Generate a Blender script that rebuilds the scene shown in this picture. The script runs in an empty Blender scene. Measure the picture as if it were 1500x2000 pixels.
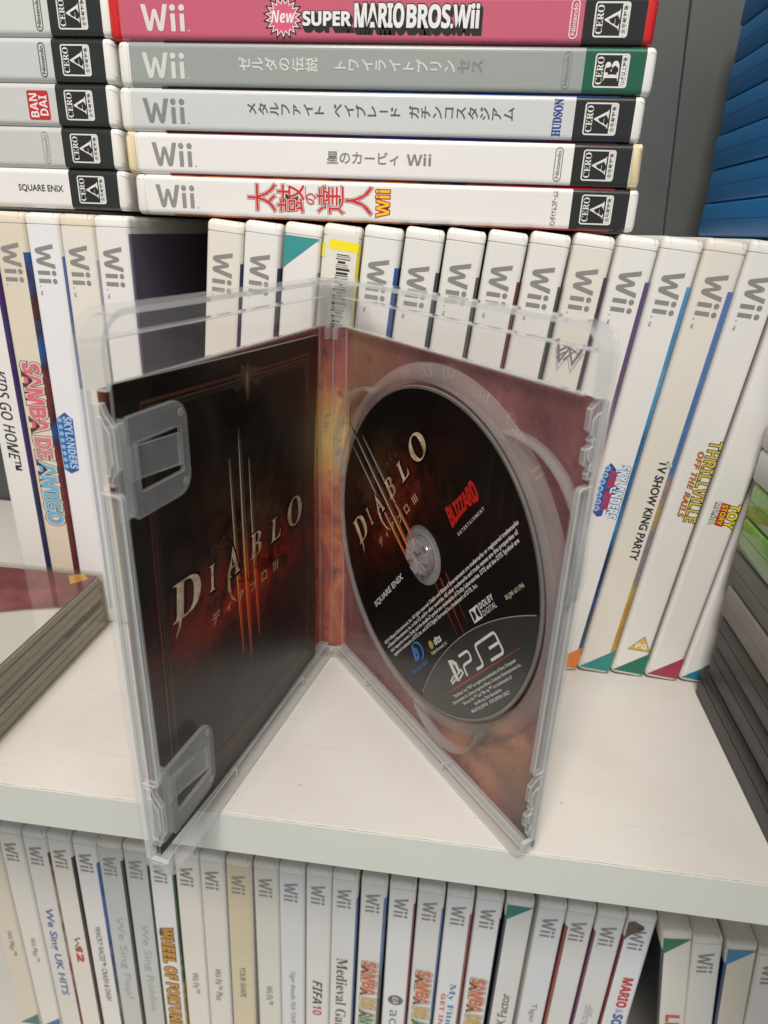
import bpy, math, random
from mathutils import Vector, Matrix
S = 0.001            # everything below is written in millimetres
sc = bpy.context.scene
COL = sc.collection
rnd = random.Random(7)
PI = math.pi

# ------------------------------------------------------------------ camera
cam_d = bpy.data.cameras.new('camera')
cam = bpy.data.objects.new('camera', cam_d)
COL.objects.link(cam)
cam.location = (15.17*S, -164.44*S, 189.15*S)
cam.rotation_mode = 'XYZ'
cam.rotation_euler = (1.168373, -0.036123, 0.125436)
cam_d.sensor_fit = 'VERTICAL'
cam_d.sensor_height = 36.0
cam_d.sensor_width = 27.0
cam_d.lens = 23.418
cam_d.clip_start = 0.002
cam_d.clip_end = 50
cam_d.dof.use_dof = True
cam_d.dof.focus_distance = 0.245
cam_d.dof.aperture_fstop = 17.0
sc.camera = cam

# ------------------------------------------------------------------ light
w = bpy.data.worlds.new('World')
sc.world = w
w.use_nodes = True
bgn = w.node_tree.nodes['Background']
bgn.inputs[0].default_value = (0.96, 0.98, 0.97, 1)
bgn.inputs[1].default_value = 0.40

def area(name, loc, aim, size, power, col):
    l = bpy.data.lights.new(name, 'AREA')
    l.shape = 'RECTANGLE'
    l.size, l.size_y = size
    l.energy = power
    l.color = col
    o = bpy.data.objects.new(name, l)
    COL.objects.link(o)
    o.location = loc
    d = Vector(aim) - Vector(loc)
    o.rotation_euler = d.to_track_quat('-Z', 'Y').to_euler()
    return o
area('ceiling_lamp', (-0.14, -0.95, 1.45), (0, 0.08, 0.05), (0.45, 0.30), 29.0, (1.0, 0.92, 0.83))
area('room_lamp', (0.55, -0.55, 1.5), (0, 0.10, 0.05), (0.5, 0.5), 4.5, (1.0, 0.95, 0.88))

sc.view_settings.view_transform = 'Standard'
sc.view_settings.look = 'None'
sc.view_settings.exposure = 0.0
sc.view_settings.gamma = 1.0
sc.view_settings.use_curve_mapping = False
sc.render.engine = 'CYCLES'
sc.cycles.use_denoising = True
sc.cycles.max_bounces = 10
sc.cycles.transparent_max_bounces = 40
sc.cycles.transmission_bounces = 8
sc.cycles.caustics_reflective = False
sc.cycles.caustics_refractive = False
sc.cycles.sample_clamp_indirect = 6.0

# ------------------------------------------------------------------ node helper
class NT:
    def __init__(s, name):
        s.m = bpy.data.materials.new(name)
        s.m.use_nodes = True
        s.t = s.m.node_tree
        s.t.nodes.clear()
        s.out = s.t.nodes.new('ShaderNodeOutputMaterial')
    def n(s, typ, **kw):
        x = s.t.nodes.new(typ)
        for k, v in kw.items():
            setattr(x, k, v)
        return x
    def put(s, sock, v):
        if isinstance(v, bpy.types.NodeSocket):
            s.t.links.new(v, sock)
        else:
            sock.default_value = v
    def M(s, op, a, b=0.0, c=0.0, clamp=False):
        x = s.n('ShaderNodeMath', operation=op, use_clamp=clamp)
        s.put(x.inputs[0], a); s.put(x.inputs[1], b); s.put(x.inputs[2], c)
        return x.outputs[0]
    def xyz(s):
        tc = s.n('ShaderNodeTexCoord')
        sp = s.n('ShaderNodeSeparateXYZ')
        s.t.links.new(tc.outputs['Object'], sp.inputs[0])
        s.co = tc.outputs['Object']
        return sp.outputs
    def noise(s, scale, detail=4.0, rough=0.6, vec=None, dist=0.0):
        x = s.n('ShaderNodeTexNoise')
        x.inputs['Scale'].default_value = scale
        x.inputs['Detail'].default_value = detail
        x.inputs['Roughness'].default_value = rough
        x.inputs['Distortion'].default_value = dist
        if vec is None:
            if not hasattr(s, 'co'):
                s.xyz()
            vec = s.co
        s.t.links.new(vec, x.inputs['Vector'])
        return x.outputs[0]
    def stretch(s, sx, sy, sz):
        mp = s.n('ShaderNodeMapping')
        if not hasattr(s, 'co'):
            s.xyz()
        s.t.links.new(s.co, mp.inputs[0])
        mp.inputs['Scale'].default_value = (sx, sy, sz)
        return mp.outputs[0]
    def ramp(s, f, stops, interp='LINEAR'):
        x = s.n('ShaderNodeValToRGB')
        cr = x.color_ramp
        cr.interpolation = interp
        while len(cr.elements) < len(stops):
            cr.elements.new(0.5)
        for e, (p, c) in zip(cr.elements, stops):
            e.position = p
            e.color = (c[0], c[1], c[2], 1)
        s.put(x.inputs[0], f)
        return x.outputs[0]
    def mix(s, f, a, b, blend='MIX'):
        x = s.n('ShaderNodeMix', data_type='RGBA', blend_type=blend)
        s.put(x.inputs[0], f)
        s.put(x.inputs[6], a if isinstance(a, bpy.types.NodeSocket) else (a[0], a[1], a[2], 1))
        s.put(x.inputs[7], b if isinstance(b, bpy.types.NodeSocket) else (b[0], b[1], b[2], 1))
        return x.outputs[2]
    def gauss(s, x, c, wd):      # exp(-((x-c)/w)^2)
        d = s.M('DIVIDE', s.M('SUBTRACT', x, c), wd)
        return s.M('EXPONENT', s.M('MULTIPLY', s.M('MULTIPLY', d, d), -1.0))
    def step(s, x, a, b):        # smooth 0..1 from a to b
        mr = s.n('ShaderNodeMapRange', interpolation_type='SMOOTHSTEP')
        s.put(mr.inputs[0], x)
        mr.inputs[1].default_value = a
        mr.inputs[2].default_value = b
        return mr.outputs[0]
    def bsdf(s, col, rough=0.45, spec=0.5, coat=0.0, coat_r=0.1, metal=0.0, bump=None, bump_s=0.15, bump_d=0.0005, sss=0):
        p = s.n('ShaderNodeBsdfPrincipled')
        s.put(p.inputs['Base Color'], col if isinstance(col, bpy.types.NodeSocket) else (col[0], col[1], col[2], 1))
        s.put(p.inputs['Roughness'], rough)
        p.inputs['Specular IOR Level'].default_value = spec
        p.inputs['Coat Weight'].default_value = coat
        p.inputs['Coat Roughness'].default_value = coat_r
        p.inputs['Metallic'].default_value = metal
        if bump is not None:
            b = s.n('ShaderNodeBump')
            b.inputs['Strength'].default_value = bump_s
            b.inputs['Distance'].default_value = bump_d
            s.t.links.new(bump, b.inputs['Height'])
            s.t.links.new(b.outputs[0], p.inputs['Normal'])
        s.last = p
        return p.outputs[0]
    def done(s, sh):
        s.t.links.new(sh, s.out.inputs[0])
        return s.m

MC = {}
def shell_mat(col, dirt=0.10):
    """moulded case plastic: faint yellowing and grime"""
    k = ('shell', col, dirt)
    if k not in MC:
        t = NT('case_plastic')
        t.xyz()
        n1 = t.noise(38, 5, 0.65)
        n2 = t.noise(420, 4, 0.6)
        c = t.mix(t.M('MULTIPLY', t.step(n1, 0.45, 0.8), dirt*3), col, (col[0]*0.86, col[1]*0.78, col[2]*0.60))
        c = t.mix(t.M('MULTIPLY', t.step(n2, 0.60, 0.75), dirt*1.6), c, (0.30, 0.26, 0.20))
        MC[k] = t.done(t.bsdf(c, t.M('ADD', t.M('MULTIPLY', n2, 0.15), 0.34), 0.45, bump=n1, bump_s=0.12, bump_d=0.0008))
    return MC[k]
def label_mat(col, wear=0.06, rough=0.28):
    """printed paper under a clear sleeve"""
    k = ('label', col, wear, rough)
    if k not in MC:
        t = NT('printed_label')
        t.xyz()
        n1 = t.noise(30, 4, 0.6, t.stretch(1, 1, 0.5))
        n2 = t.noise(600, 3, 0.6)
        c = t.mix(t.M('MULTIPLY', t.step(n1, 0.4, 0.8), wear*2.5), col, (col[0]*0.88, col[1]*0.82, col[2]*0.70))
        c = t.mix(t.M('MULTIPLY', t.step(n2, 0.66, 0.74), wear*4), c, (col[0]*0.55, col[1]*0.5, col[2]*0.42))
        MC[k] = t.done(t.bsdf(c, t.M('ADD', t.M('MULTIPLY', n1, 0.12), rough), 0.5, coat=0.5, coat_r=0.12, bump=n1, bump_s=0.22, bump_d=0.0014))
    return MC[k]
def ink(col, rough=0.35):
    k = ('ink', col, rough)
    if k not in MC:
        t = NT('ink')
        n = t.noise(900, 2, 0.5)
        c = t.mix(n, (col[0]*0.88, col[1]*0.88, col[2]*0.88), (min(1, col[0]*1.08), min(1, col[1]*1.08), min(1, col[2]*1.08)))
        MC[k] = t.done(t.bsdf(c, rough, 0.45, coat=0.2, coat_r=0.2))
    return MC[k]
def art_mat(cols, seed, scale=40):
    """printed cover picture: patches of the given colours along the case"""
    k = ('art', tuple(cols), seed)
    if k not in MC:
        cols = [tuple(x*0.8 for x in c) for c in cols]
        t = NT('cover_print')
        o = t.xyz()
        mp = t.n('ShaderNodeMapping')
        mp.inputs['Location'].default_value = (seed*0.37, seed*0.11, seed*0.23)
        t.t.links.new(t.co, mp.inputs[0])
        n = t.noise(scale, 5, 0.6, mp.outputs[0])
        f = t.M('ADD', t.M('MULTIPLY', t.M('SUBTRACT', n, 0.5), 1.7), t.M('DIVIDE', o[2], 0.19))
        st = [(i/len(cols), c) for i, c in enumerate(cols)]
        MC[k] = t.done(t.bsdf(t.ramp(f, st), 0.3, 0.5, coat=0.3, coat_r=0.15))
    return MC[k]
def clear_mat(name, k, tint=(0.93, 0.95, 0.96), body=(0.80, 0.84, 0.86), rough=0.25, refl=0.5):
    """cloudy polypropylene: lets most light through, scatters the rest"""
    t = NT(name)
    t.xyz()
    tr = t.n('ShaderNodeBsdfTransparent'); tr.inputs[0].default_value = (*tint, 1)
    df = t.n('ShaderNodeBsdfDiffuse'); df.inputs[0].default_value = (*body, 1)
    tl = t.n('ShaderNodeBsdfTranslucent'); tl.inputs[0].default_value = (*body, 1)
    m1 = t.n('ShaderNodeMixShader'); m1.inputs[0].default_value = 0.45
    t.t.links.new(df.outputs[0], m1.inputs[1]); t.t.links.new(tl.outputs[0], m1.inputs[2])
    m2 = t.n('ShaderNodeMixShader')
    nz = t.noise(90, 4, 0.6)
    t.put(m2.inputs[0], t.M('MULTIPLY', t.M('ADD', t.M('MULTIPLY', nz, 0.5), 0.75), k))
    t.t.links.new(tr.outputs[0], m2.inputs[1]); t.t.links.new(m1.outputs[0], m2.inputs[2])
    gl = t.n('ShaderNodeBsdfGlossy'); gl.inputs[0].default_value = (1, 1, 1, 1); gl.inputs['Roughness'].default_value = rough
    fr = t.n('ShaderNodeFresnel'); fr.inputs[0].default_value = 1.47
    b = t.n('ShaderNodeBump'); b.inputs['Strength'].default_value = 0.12; b.inputs['Distance'].default_value = 0.001
    t.t.links.new(t.noise(55, 3, 0.5), b.inputs['Height'])
    t.t.links.new(b.outputs[0], gl.inputs['Normal'])
    m3 = t.n('ShaderNodeMixShader')
    geo = t.n('ShaderNodeNewGeometry')
    t.put(m3.inputs[0], t.M('MULTIPLY', t.M('MULTIPLY', fr.outputs[0], refl), t.M('SUBTRACT', 1.0, geo.outputs['Backfacing'])))
    t.t.links.new(m2.outputs[0], m3.inputs[1]); t.t.links.new(gl.outputs[0], m3.inputs[2])
    return t.done(m3.outputs[0])

# ------------------------------------------------------------------ mesh builder (mm)
class MB:
    def __init__(s):
        s.v, s.f, s.mi, s.mats = [], [], [], []
    def slot(s, m):
        if m not in s.mats:
            s.mats.append(m)
        return s.mats.index(m)
    def add(s, vs, fs, m):
        b = len(s.v); k = s.slot(m)
        s.v += [tuple(x) for x in vs]
        s.f += [tuple(i+b for i in f) for f in fs]
        s.mi += [k]*len(fs)
    def box(s, x0, x1, y0, y1, z0, z1, m):
        vs = [(x, y, z) for z in (z0, z1) for y in (y0, y1) for x in (x0, x1)]
        s.add(vs, [(0, 2, 3, 1), (4, 5, 7, 6), (0, 1, 5, 4), (2, 6, 7, 3), (0, 4, 6, 2), (1, 3, 7, 5)], m)
    def loft(s, rings, m, cap=True):
        n = len(rings[0])
        vs = [p for r in rings for p in r]
        fs = []
        for k in range(len(rings)-1):
            for i in range(n):
                j = (i+1) % n
                fs.append((k*n+i, k*n+j, (k+1)*n+j, (k+1)*n+i))
        if cap:
            fs.append(tuple(range(n-1, -1, -1)))
            fs.append(tuple((len(rings)-1)*n+i for i in range(n)))
        s.add(vs, fs, m)
    def build(s, name, parent=None, smooth=False, bevel=0.0, edge_m=None):
        me = bpy.data.meshes.new(name)
        me.from_pydata([(x*S, y*S, z*S) for x, y, z in s.v], [], s.f)
        for m in s.mats:
            me.materials.append(m)
        me.polygons.foreach_set('material_index', s.mi)
        if smooth:
            me.polygons.foreach_set('use_smooth', [True]*len(me.polygons))
        me.update()
        if smooth:
            try:
                me.set_sharp_from_angle(angle=math.radians(40))
            except Exception:
                pass
        o = bpy.data.objects.new(name, me)
        COL.objects.link(o)
        if parent:
            o.parent = parent
        if bevel:
            b = o.modifiers.new('bevel', 'BEVEL')
            b.width = bevel*S; b.segments = 2; b.limit_method = 'ANGLE'
            b.harden_normals = False
            if edge_m:
                me.materials.append(edge_m)
                b.material = len(me.materials)-1
        return o

def thing(name, label, cat, loc=(0, 0, 0), rot=(0, 0, 0), group=None):
    o = bpy.data.objects.new(name, None)
    COL.objects.link(o)
    o.empty_display_size = 0.02
    o.location = [c*S for c in loc]
    o.rotation_euler = rot
    o['label'] = label; o['category'] = cat
    if group:
        o['group'] = group
    return o
def tag(o, label, cat, group=None):
    o['label'] = label; o['category'] = cat
    if group:
        o['group'] = group
    return o

def rr(x0, x1, y0, y1, r, n=5):
    """rounded rectangle outline, anticlockwise"""
    rs = r if isinstance(r, (tuple, list)) else (r, r, r, r)     # corners: x0y0, x1y0, x1y1, x0y1
    out = []
    for (cx, cy, a, q) in ((x0, y0, PI, rs[0]), (x1, y0, 1.5*PI, rs[1]), (x1, y1, 0, rs[2]), (x0, y1, PI/2, rs[3])):
        q = max(q, 0.02)
        ox = cx + q if cx == x0 else cx - q
        oy = cy + q if cy == y0 else cy - q
        for i in range(n+1):
            t = a + PI/2*i/n
            out.append((ox + q*math.cos(t), oy + q*math.sin(t)))
    return out

# 2D pieces: (verts, faces)
def fillet(path, rad, n=6):
    out = [path[0]]
    for i in range(1, len(path)-1):
        p0, p, p1 = Vector(path[i-1]), Vector(path[i]), Vector(path[i+1])
        a, b = (p0-p).normalized(), (p1-p).normalized()
        ang = a.angle(b)
        d = min(rad/math.tan(ang/2), (p0-p).length*0.48, (p1-p).length*0.48)
        r = d*math.tan(ang/2)
        c = p + (a+b).normalized()*(r/math.sin(ang/2))
        s0, s1 = p+a*d-c, p+b*d-c
        tot = s0.angle(s1)
        sg = 1 if s0.x*s1.y-s0.y*s1.x > 0 else -1
        for k in range(n+1):
            t = sg*tot*k/n
            out.append((c.x+s0.x*math.cos(t)-s0.y*math.sin(t), c.y+s0.x*math.sin(t)+s0.y*math.cos(t)))
    out.append(path[-1])
    return out
def strip2(path, wd, closed=False):
    n = len(path)
    vs = []
    for i in range(n):
        w_ = wd[i] if isinstance(wd, (list, tuple)) else wd
        p = Vector(path[i])
        if closed:
            a, b = Vector(path[i-1]), Vector(path[(i+1) % n])
        else:
            a, b = Vector(path[max(i-1, 0)]), Vector(path[min(i+1, n-1)])
        d1 = (p-a).normalized() if (p-a).length > 1e-9 else (b-p).normalized()
        d2 = (b-p).normalized() if (b-p).length > 1e-9 else d1
        t = (d1+d2).normalized()
        nn = Vector((-t.y, t.x))
        m = 1/max(0.5, math.sqrt((1+d1.dot(d2))/2))
        vs.append(tuple(p+nn*w_/2*m)); vs.append(tuple(p-nn*w_/2*m))
    fs = [(2*i, 2*i+1, 2*i+3, 2*i+2) for i in range(n-1)]
    if closed:
        fs.append((2*n-2, 2*n-1, 1, 0))
    return vs, fs
def disc2(cx, cy, r, n=20, ry=None):
    return [(cx+r*math.cos(2*PI*i/n), cy+(ry or r)*math.sin(2*PI*i/n)) for i in range(n)], [tuple(range(n))]
def poly2(pts):
    return list(pts), [tuple(range(len(pts)))]
def join2(*ps):
    V_, F_ = [], []
    for v, f in ps:
        b = len(V_)
        V_ += v; F_ += [tuple(i+b for i in q) for q in f]
    return V_, F_
def wii_logo():
    wq = [(0.0, 1.0), (0.205, 1.0), (0.335, 0.40), (0.36, 0.33), (0.385, 0.40), (0.475, 0.74), (0.505, 0.80), (0.555, 0.83), (0.605, 0.83), (0.655, 0.80), (0.685, 0.74),
          (0.775, 0.40), (0.80, 0.33), (0.825, 0.40), (0.955, 1.0), (1.16, 1.0), (0.945, 0.10), (0.915, 0.04), (0.86, 0.0), (0.78, 0.0), (0.725, 0.04), (0.695, 0.10),
          (0.605, 0.47), (0.58, 0.53), (0.555, 0.47), (0.465, 0.10), (0.435, 0.04), (0.38, 0.0), (0.30, 0.0), (0.245, 0.04), (0.215, 0.10)]
    st = lambda x: poly2([(x, 0.0), (x+0.19, 0.0), (x+0.19, 0.66), (x, 0.66)])
    return join2(poly2(wq[::-1]), st(1.27), disc2(1.365, 0.88, 0.125), st(1.66), disc2(1.755, 0.88, 0.125), disc2(2.02, 0.03, 0.035, 8))

def style(s, st):
    if not st:
        return s
    base = {'sb': (0x1D5D4, 0x1D5EE, 0x1D7EC), 'sbi': (0x1D63C, 0x1D656, 0x1D7EC), 'si': (0x1D608, 0x1D622, 0x1D7E2),
            'rb': (0x1D400, 0x1D41A, 0x1D7CE), 'rbi': (0x1D468, 0x1D482, 0x1D7CE), 'fr': (0x1D56C, 0x1D586, 0x1D7CE)}[st]
    o = ''
    for ch in s:
        if 'A' <= ch <= 'Z': o += chr(base[0]+ord(ch)-65)
        elif 'a' <= ch <= 'z': o += chr(base[1]+ord(ch)-97)
        elif '0' <= ch <= '9': o += chr(base[2]+ord(ch)-48)
        else: o += ch
    return o
TC = {}
def text2(s, st='', off=0.0, shear=0.0, res=3, space=1.0, align='LEFT', line=1.0):
    """words as flat geometry (verts, faces), unit em"""
    k = (s, st, off, shear, res, space, align, line)
    if k not in TC:
        c = bpy.data.curves.new('words', 'FONT')
        c.body = style(s, st); c.size = 1.0; c.offset = off; c.shear = shear
        c.resolution_u = res; c.space_character = space; c.align_x = align; c.space_line = line
        o = bpy.data.objects.new('words', c)
        COL.objects.link(o)
        bpy.context.view_layer.update()
        me = bpy.data.meshes.new_from_object(o.evaluated_get(bpy.context.evaluated_depsgraph_get()))
        TC[k] = ([(v.co.x, v.co.y) for v in me.vertices], [tuple(p.vertices) for p in me.polygons])
        bpy.data.objects.remove(o); bpy.data.curves.remove(c); bpy.data.meshes.remove(me)
    return TC[k]
def bbox(g):
    xs = [v[0] for v in g[0]]; ys = [v[1] for v in g[0]]
    return min(xs), max(xs), min(ys), max(ys)
def fit(g, x0, x1, y0, y1, orient='flat', ref=None):
    """scale a piece into a box; orient says which way its letters run"""
    a0, a1, b0, b1 = bbox(ref or g)
    out = []
    for (x, y) in g[0]:
        u, v = (x-a0)/(a1-a0), (y-b0)/(b1-b0)
        if orient == 'flat': out.append((x0+u*(x1-x0), y0+v*(y1-y0)))
        elif orient == 'down': out.append((x0+v*(x1-x0), y1-u*(y1-y0)))
        elif orient == 'up': out.append((x1-v*(x1-x0), y0+u*(y1-y0)))
    return out, g[1]
def lay(mb, g, mat, y):
    """put a 2D piece on the plane y (mm), front towards -y"""
    mb.add([(a, y, b) for a, b in g[0]], g[1], mat)

# ------------------------------------------------------------------ colours
WHITE = (0.74, 0.735, 0.72); SHELLW = (0.74, 0.735, 0.71); BEIGE = (0.68, 0.61, 0.50); CREAM = (0.72, 0.69, 0.63)
LGREY = (0.50, 0.52, 0.52); GREY = (0.29, 0.32, 0.31); COOL = (0.70, 0.72, 0.74)
LOGO = (0.245, 0.24, 0.23); DARK = (0.028, 0.028, 0.028); BLACK = (0.012, 0.013, 0.014)
TEAL = (0.02, 0.24, 0.22); GREEN = (0.01, 0.16, 0.10); ORANGE = (0.72, 0.20, 0.03); RED = (0.50, 0.02, 0.025)
BLUEL = (0.02, 0.10, 0.42); NAVY = (0.01, 0.025, 0.10); MAROON = (0.12, 0.015, 0.02); YEL = (0.85, 0.66, 0.03)

# ------------------------------------------------------------------ the keepcase (spine towards -y, origin at bottom front centre)
H, D = 190.0, 135.0
SHELLS = {}
def case_shell(T, col, parent, ends=None):
    k = (T, col, ends)
    if k not in SHELLS:
        mb = MB()
        m = shell_mat(col)
        zs = [(0, 2.2), (0.35, 1.1), (1.0, 0.35), (1.8, 0), (4.0, 0), (4.05, 0.28), (4.45, 0.28), (4.5, 0),
              (185.5, 0), (185.55, 0.28), (185.95, 0.28), (186.0, 0), (188.2, 0), (189.0, 0.35), (189.65, 1.1), (190, 2.2)]
        rings = []
        for z, i in zs:
            rings.append([(x, y, z) for x, y in rr(-T/2+i*0.55, T/2-i*0.55, i, D-i, (2.0, 2.0, 1.0, 1.0))])
        mb.loft(rings, m)
        g = shell_mat((col[0]*0.5, col[1]*0.46, col[2]*0.40))
        # moulding seams that run over both ends of the spine
        for zt, sg in ((190.0, 1), (0.0, -1)):
            for xs, wv in ((T/2-2.5, 0.22), (-T/2+2.2, 0.14)):
                pts = []
                for t in range(0, 9):
                    a = t/8*PI/2
                    pts.append((xs+0.9*math.sin(a)**2*0.8, 2.2-2.23*math.sin(a) if t else 14.0, zt-sg*(2.4-2.43*math.cos(a))))
                vs = []
                for (px, py, pz) in pts:
                    vs += [(px-wv/2, py, pz), (px+wv/2, py, pz)]
                mb.add(vs, [(2*i, 2*i+1, 2*i+3, 2*i+2) for i in range(len(pts)-1)], g)
        if ends:        # yellowed, chipped end pieces
            em = shell_mat(ends, 0.3)
            for z0, z1 in ((-0.15, 3.4), (186.6, 190.15)):
                rings = []
                for q in range(5):
                    z = z0+(z1-z0)*q/4
                    i = -0.16+(1.2 if (q == 0 and z0 < 0) or (q == 4 and z0 > 0) else 0)
                    rings.append([(x+rnd.uniform(-.12, .12), y+rnd.uniform(-.35, .1), z+rnd.uniform(-.25, .25)) for x, y in rr(-T/2+i*0.5, T/2-i*0.5, i, 14, 2.0, 7)])
                mb.loft(rings, em)
        o = mb.build('shell', parent, smooth=True)
        SHELLS[k] = o
        return o
    o = SHELLS[k].copy()
    COL.objects.link(o)
    o.parent = parent
    return o
def prof(s, T, off, r=2.0):
    """point on the outline of the case at arc distance s from the middle of the spine"""
    sg = 1 if s >= 0 else -1
    a = abs(s); fl = T/2-r; arc = r*PI/2
    if a <= fl:
        return s, -off
    if a <= fl+arc:
        t = (a-fl)/r
        return sg*(fl+(r+off)*math.sin(t)), r-(r+off)*math.cos(t)
    return sg*(T/2+off), r+(a-fl-arc)
def wrap(mb, T, s0, s1, z0, z1, off, m, rc=0.0):
    fl = T/2-2.0
    ss = sorted(set([s0, s1] + [x for sgn in (-1, 1) for x in [sgn*(fl+2.0*PI/2*q/6) for q in range(7)] if s0 < x < s1]))
    vs = []
    for s_ in ss:
        x, y = prof(s_, T, off)
        vs += [(x, y, z0), (x, y, z1)]
    mb.add(vs, [(2*i, 2*i+2, 2*i+3, 2*i+1) for i in range(len(ss)-1)], m)

def cero(mb, T, letter, colour, y0):
    wrap(mb, T, -T/2-6, T/2+6, 3.6, 23.6, 0.13, label_mat(colour, 0.05, 0.2))
    wm, bm = ink((0.72, 0.72, 0.70)), ink((0.015, 0.016, 0.017))
    q = join2(strip2(rr(-4.7, 4.7, 9.2, 20.0, 0.7), 0.45, True))
    lay(mb, poly2(rr(-4.7, 4.7, 9.2, 20.0, 0.7)), bm, -0.16)
    lay(mb, q, wm, -0.20)
    lay(mb, fit(text2('CERO', 'rb'), -4.0, 4.0, 17.3, 19.5), wm, -0.20)
    lay(mb, fit(text2(letter, 'rb'), -2.9, 2.9, 12.0, 16.9), wm, -0.20)
    lay(mb, fit(text2(letter, 'rb', res=2), -1.5, 1.5, 12.7, 15.6), bm, -0.23)
    lay(mb, poly2([(-4.4, 9.5), (4.4, 9.5), (4.4, 11.5), (-4.4, 11.5)]), wm, -0.20)
    s = '全年齢対象' if letter == 'A' else '12才以上対象'
    lay(mb, fit(text2(s, '', 0.012, 0, 2), -4.0, 4.0, 9.75, 11.2), bm, -0.23)
def oval_name(mb, zc, col, s='Nintendo', hw=5.3, hh=1.25):
    lay(mb, strip2(rr(-hw, hw, zc-hh, zc+hh, hh*0.95, 6), 0.32, True), ink(col), -0.20)
    lay(mb, fit(text2(s, '', 0.015), -hw+0.9, hw-0.9, zc-hh*0.55, zc+hh*0.6), ink(col), -0.20)
def tri(mb, T, z, col, kind):
    h = T/2-0.4
    if kind == 'low':      # region triangle at the foot of the spine
        p = [(-h, z), (h, z), (h, z+12)]
    else:
        p = [(-h, z), (h, z), (-h, z-12)]
    lay(mb, poly2(p), ink(col), -0.18)

def tate(mb, s, col, xc, z_top, cell, wd, off=0.012):
    z = z_top
    for ch in s:
        if ch == ' ':
            z -= cell*0.6
            continue
        g = text2(ch, '', off)
        a0, a1, b0, b1 = bbox(g)
        hw = wd/2
        if ch == 'ー':
            lay(mb, fit(g, xc-0.25, xc+0.25, z-cell*0.85, z-cell*0.15, 'down'), ink(col), -0.2)
        else:
            k = cell*0.98
            ex, ez = (a1-a0)*k/2*(wd/cell), (b1-b0)*k/2
            ex, ez = min(ex, hw), min(ez, cell*0.46)
            lay(mb, fit(g, xc-ex, xc+ex, z-cell/2-ez, z-cell/2+ez), ink(col), -0.2)
        z -= cell

def case(label, loc, ry, T=14.6, shell=SHELLW, paper=WHITE, wii=LOGO, items=(), art=None, art_side=0, sl=0.0, full=False,
         cat='game case', group=None, ends=None, extra=None, seed=0, rz=0.0, wii_z=(161.8, 178.6), tm=None, zt=None):
    """one keepcase: shell + printed spine label + wrapped cover sheet"""
    e = thing('game_case', label, cat, loc, (0, ry, rz), group)
    case_shell(T, shell, e, ends)
    mb = MB()
    fl = T/2-2.0
    ext = fl+2.0*PI/2+8 if full else fl+1.4
    wrap(mb, T, -ext, ext, 4.7, 185.2, 0.09, label_mat(paper))
    if wii:
        lay(mb, fit(wii_logo(), -4.4, 3.6, wii_z[0], wii_z[1], 'down'), ink(wii), -0.2)
    if tm:
        lay(mb, fit(text2(tm, ''), -4.4, -3.5, wii_z[0]-3.2, wii_z[0]-1.4, 'down'), ink(wii or LOGO), -0.2)
    for it in items:
        s, ori, x0, x1, z0, z1, col = it[:7]
        o = it[7] if len(it) > 7 else {}
        st = o.get('st', '')
        sh = o.get('shear', 0.0)
        base = text2(s, st, o.get('off', 0.0), sh)
        yl = -0.22
        for j, (ow, oc) in enumerate(o.get('outline', ())):
            lay(mb, fit(text2(s, st, ow, sh), x0, x1, z0, z1, ori, base), ink(oc), -0.17-0.012*j)
        lay(mb, fit(base, x0, x1, z0, z1, ori), ink(col), yl)
    if extra:
        extra(mb, T)
    mb.build('spine_label', e)
    if art:
        mb = MB()
        m = art_mat(art, seed)
        for sg in ((-1, 1) if art_side == 0 else (art_side,)):
            s0 = fl+1.6-sl*0.85
            s1 = fl+2.0*PI/2+122
            a, b = (s0, s1) if sg > 0 else (-s1, -s0)
            z_up = zt or 176.0-seed % 5
            wrap(mb, T, a, b, 9.0, z_up, 0.14, m)
        mb.build('cover_sheet', e)
    return e

def place_lean(xt, T, th, row, ztop=190.0, zb=0.0):
    """case leaning right by th with its upper left corner at xt, standing on its lower right corner"""
    c, s = math.cos(th), math.sin(th)
    if th >= 0:
        xb = xt + T*c - H*s
        return (xb - T/2*c, row, zb + T/2*s)
    xb = xt - H*s
    return (xb + T/2*c, row, zb - T/2*s)

# ================================================================== the shelf unit
def struct(name, o):
    o['kind'] = 'structure'
    return o
ROW = 105.3
def board_mat():
    t = NT('white_laminate')
    o = t.xyz()
    n1 = t.noise(14, 4, 0.6)
    n2 = t.noise(260, 3, 0.6)
    n3 = t.noise(1500, 2, 0.5)
    c = t.mix(t.step(n1, 0.35, 0.75), (0.66, 0.645, 0.615), (0.60, 0.58, 0.545))
    c = t.mix(t.M('MULTIPLY', t.step(n2, 0.70, 0.76), 0.7), c, (0.13, 0.10, 0.07))
    n5 = t.noise(60, 4, 0.6, t.stretch(0.25, 3.0, 1))
    c = t.mix(t.M('MULTIPLY', t.step(n5, 0.60, 0.72), 0.22), c, (0.42, 0.39, 0.35))
    return t.done(t.bsdf(c, t.M('ADD', t.M('MULTIPLY', n5, 0.34), 0.22), 0.5, bump=n3, bump_s=0.22, bump_d=0.0002))
BM = board_mat()
def grime_mat():
    t = NT('edge_grime')
    t.xyz()
    n = t.noise(120, 5, 0.7, t.stretch(1, 1, 1))
    c = t.mix(t.step(n, 0.42, 0.62), (0.50, 0.47, 0.40), (0.14, 0.11, 0.07))
    return t.done(t.bsdf(c, 0.6, 0.2))
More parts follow.
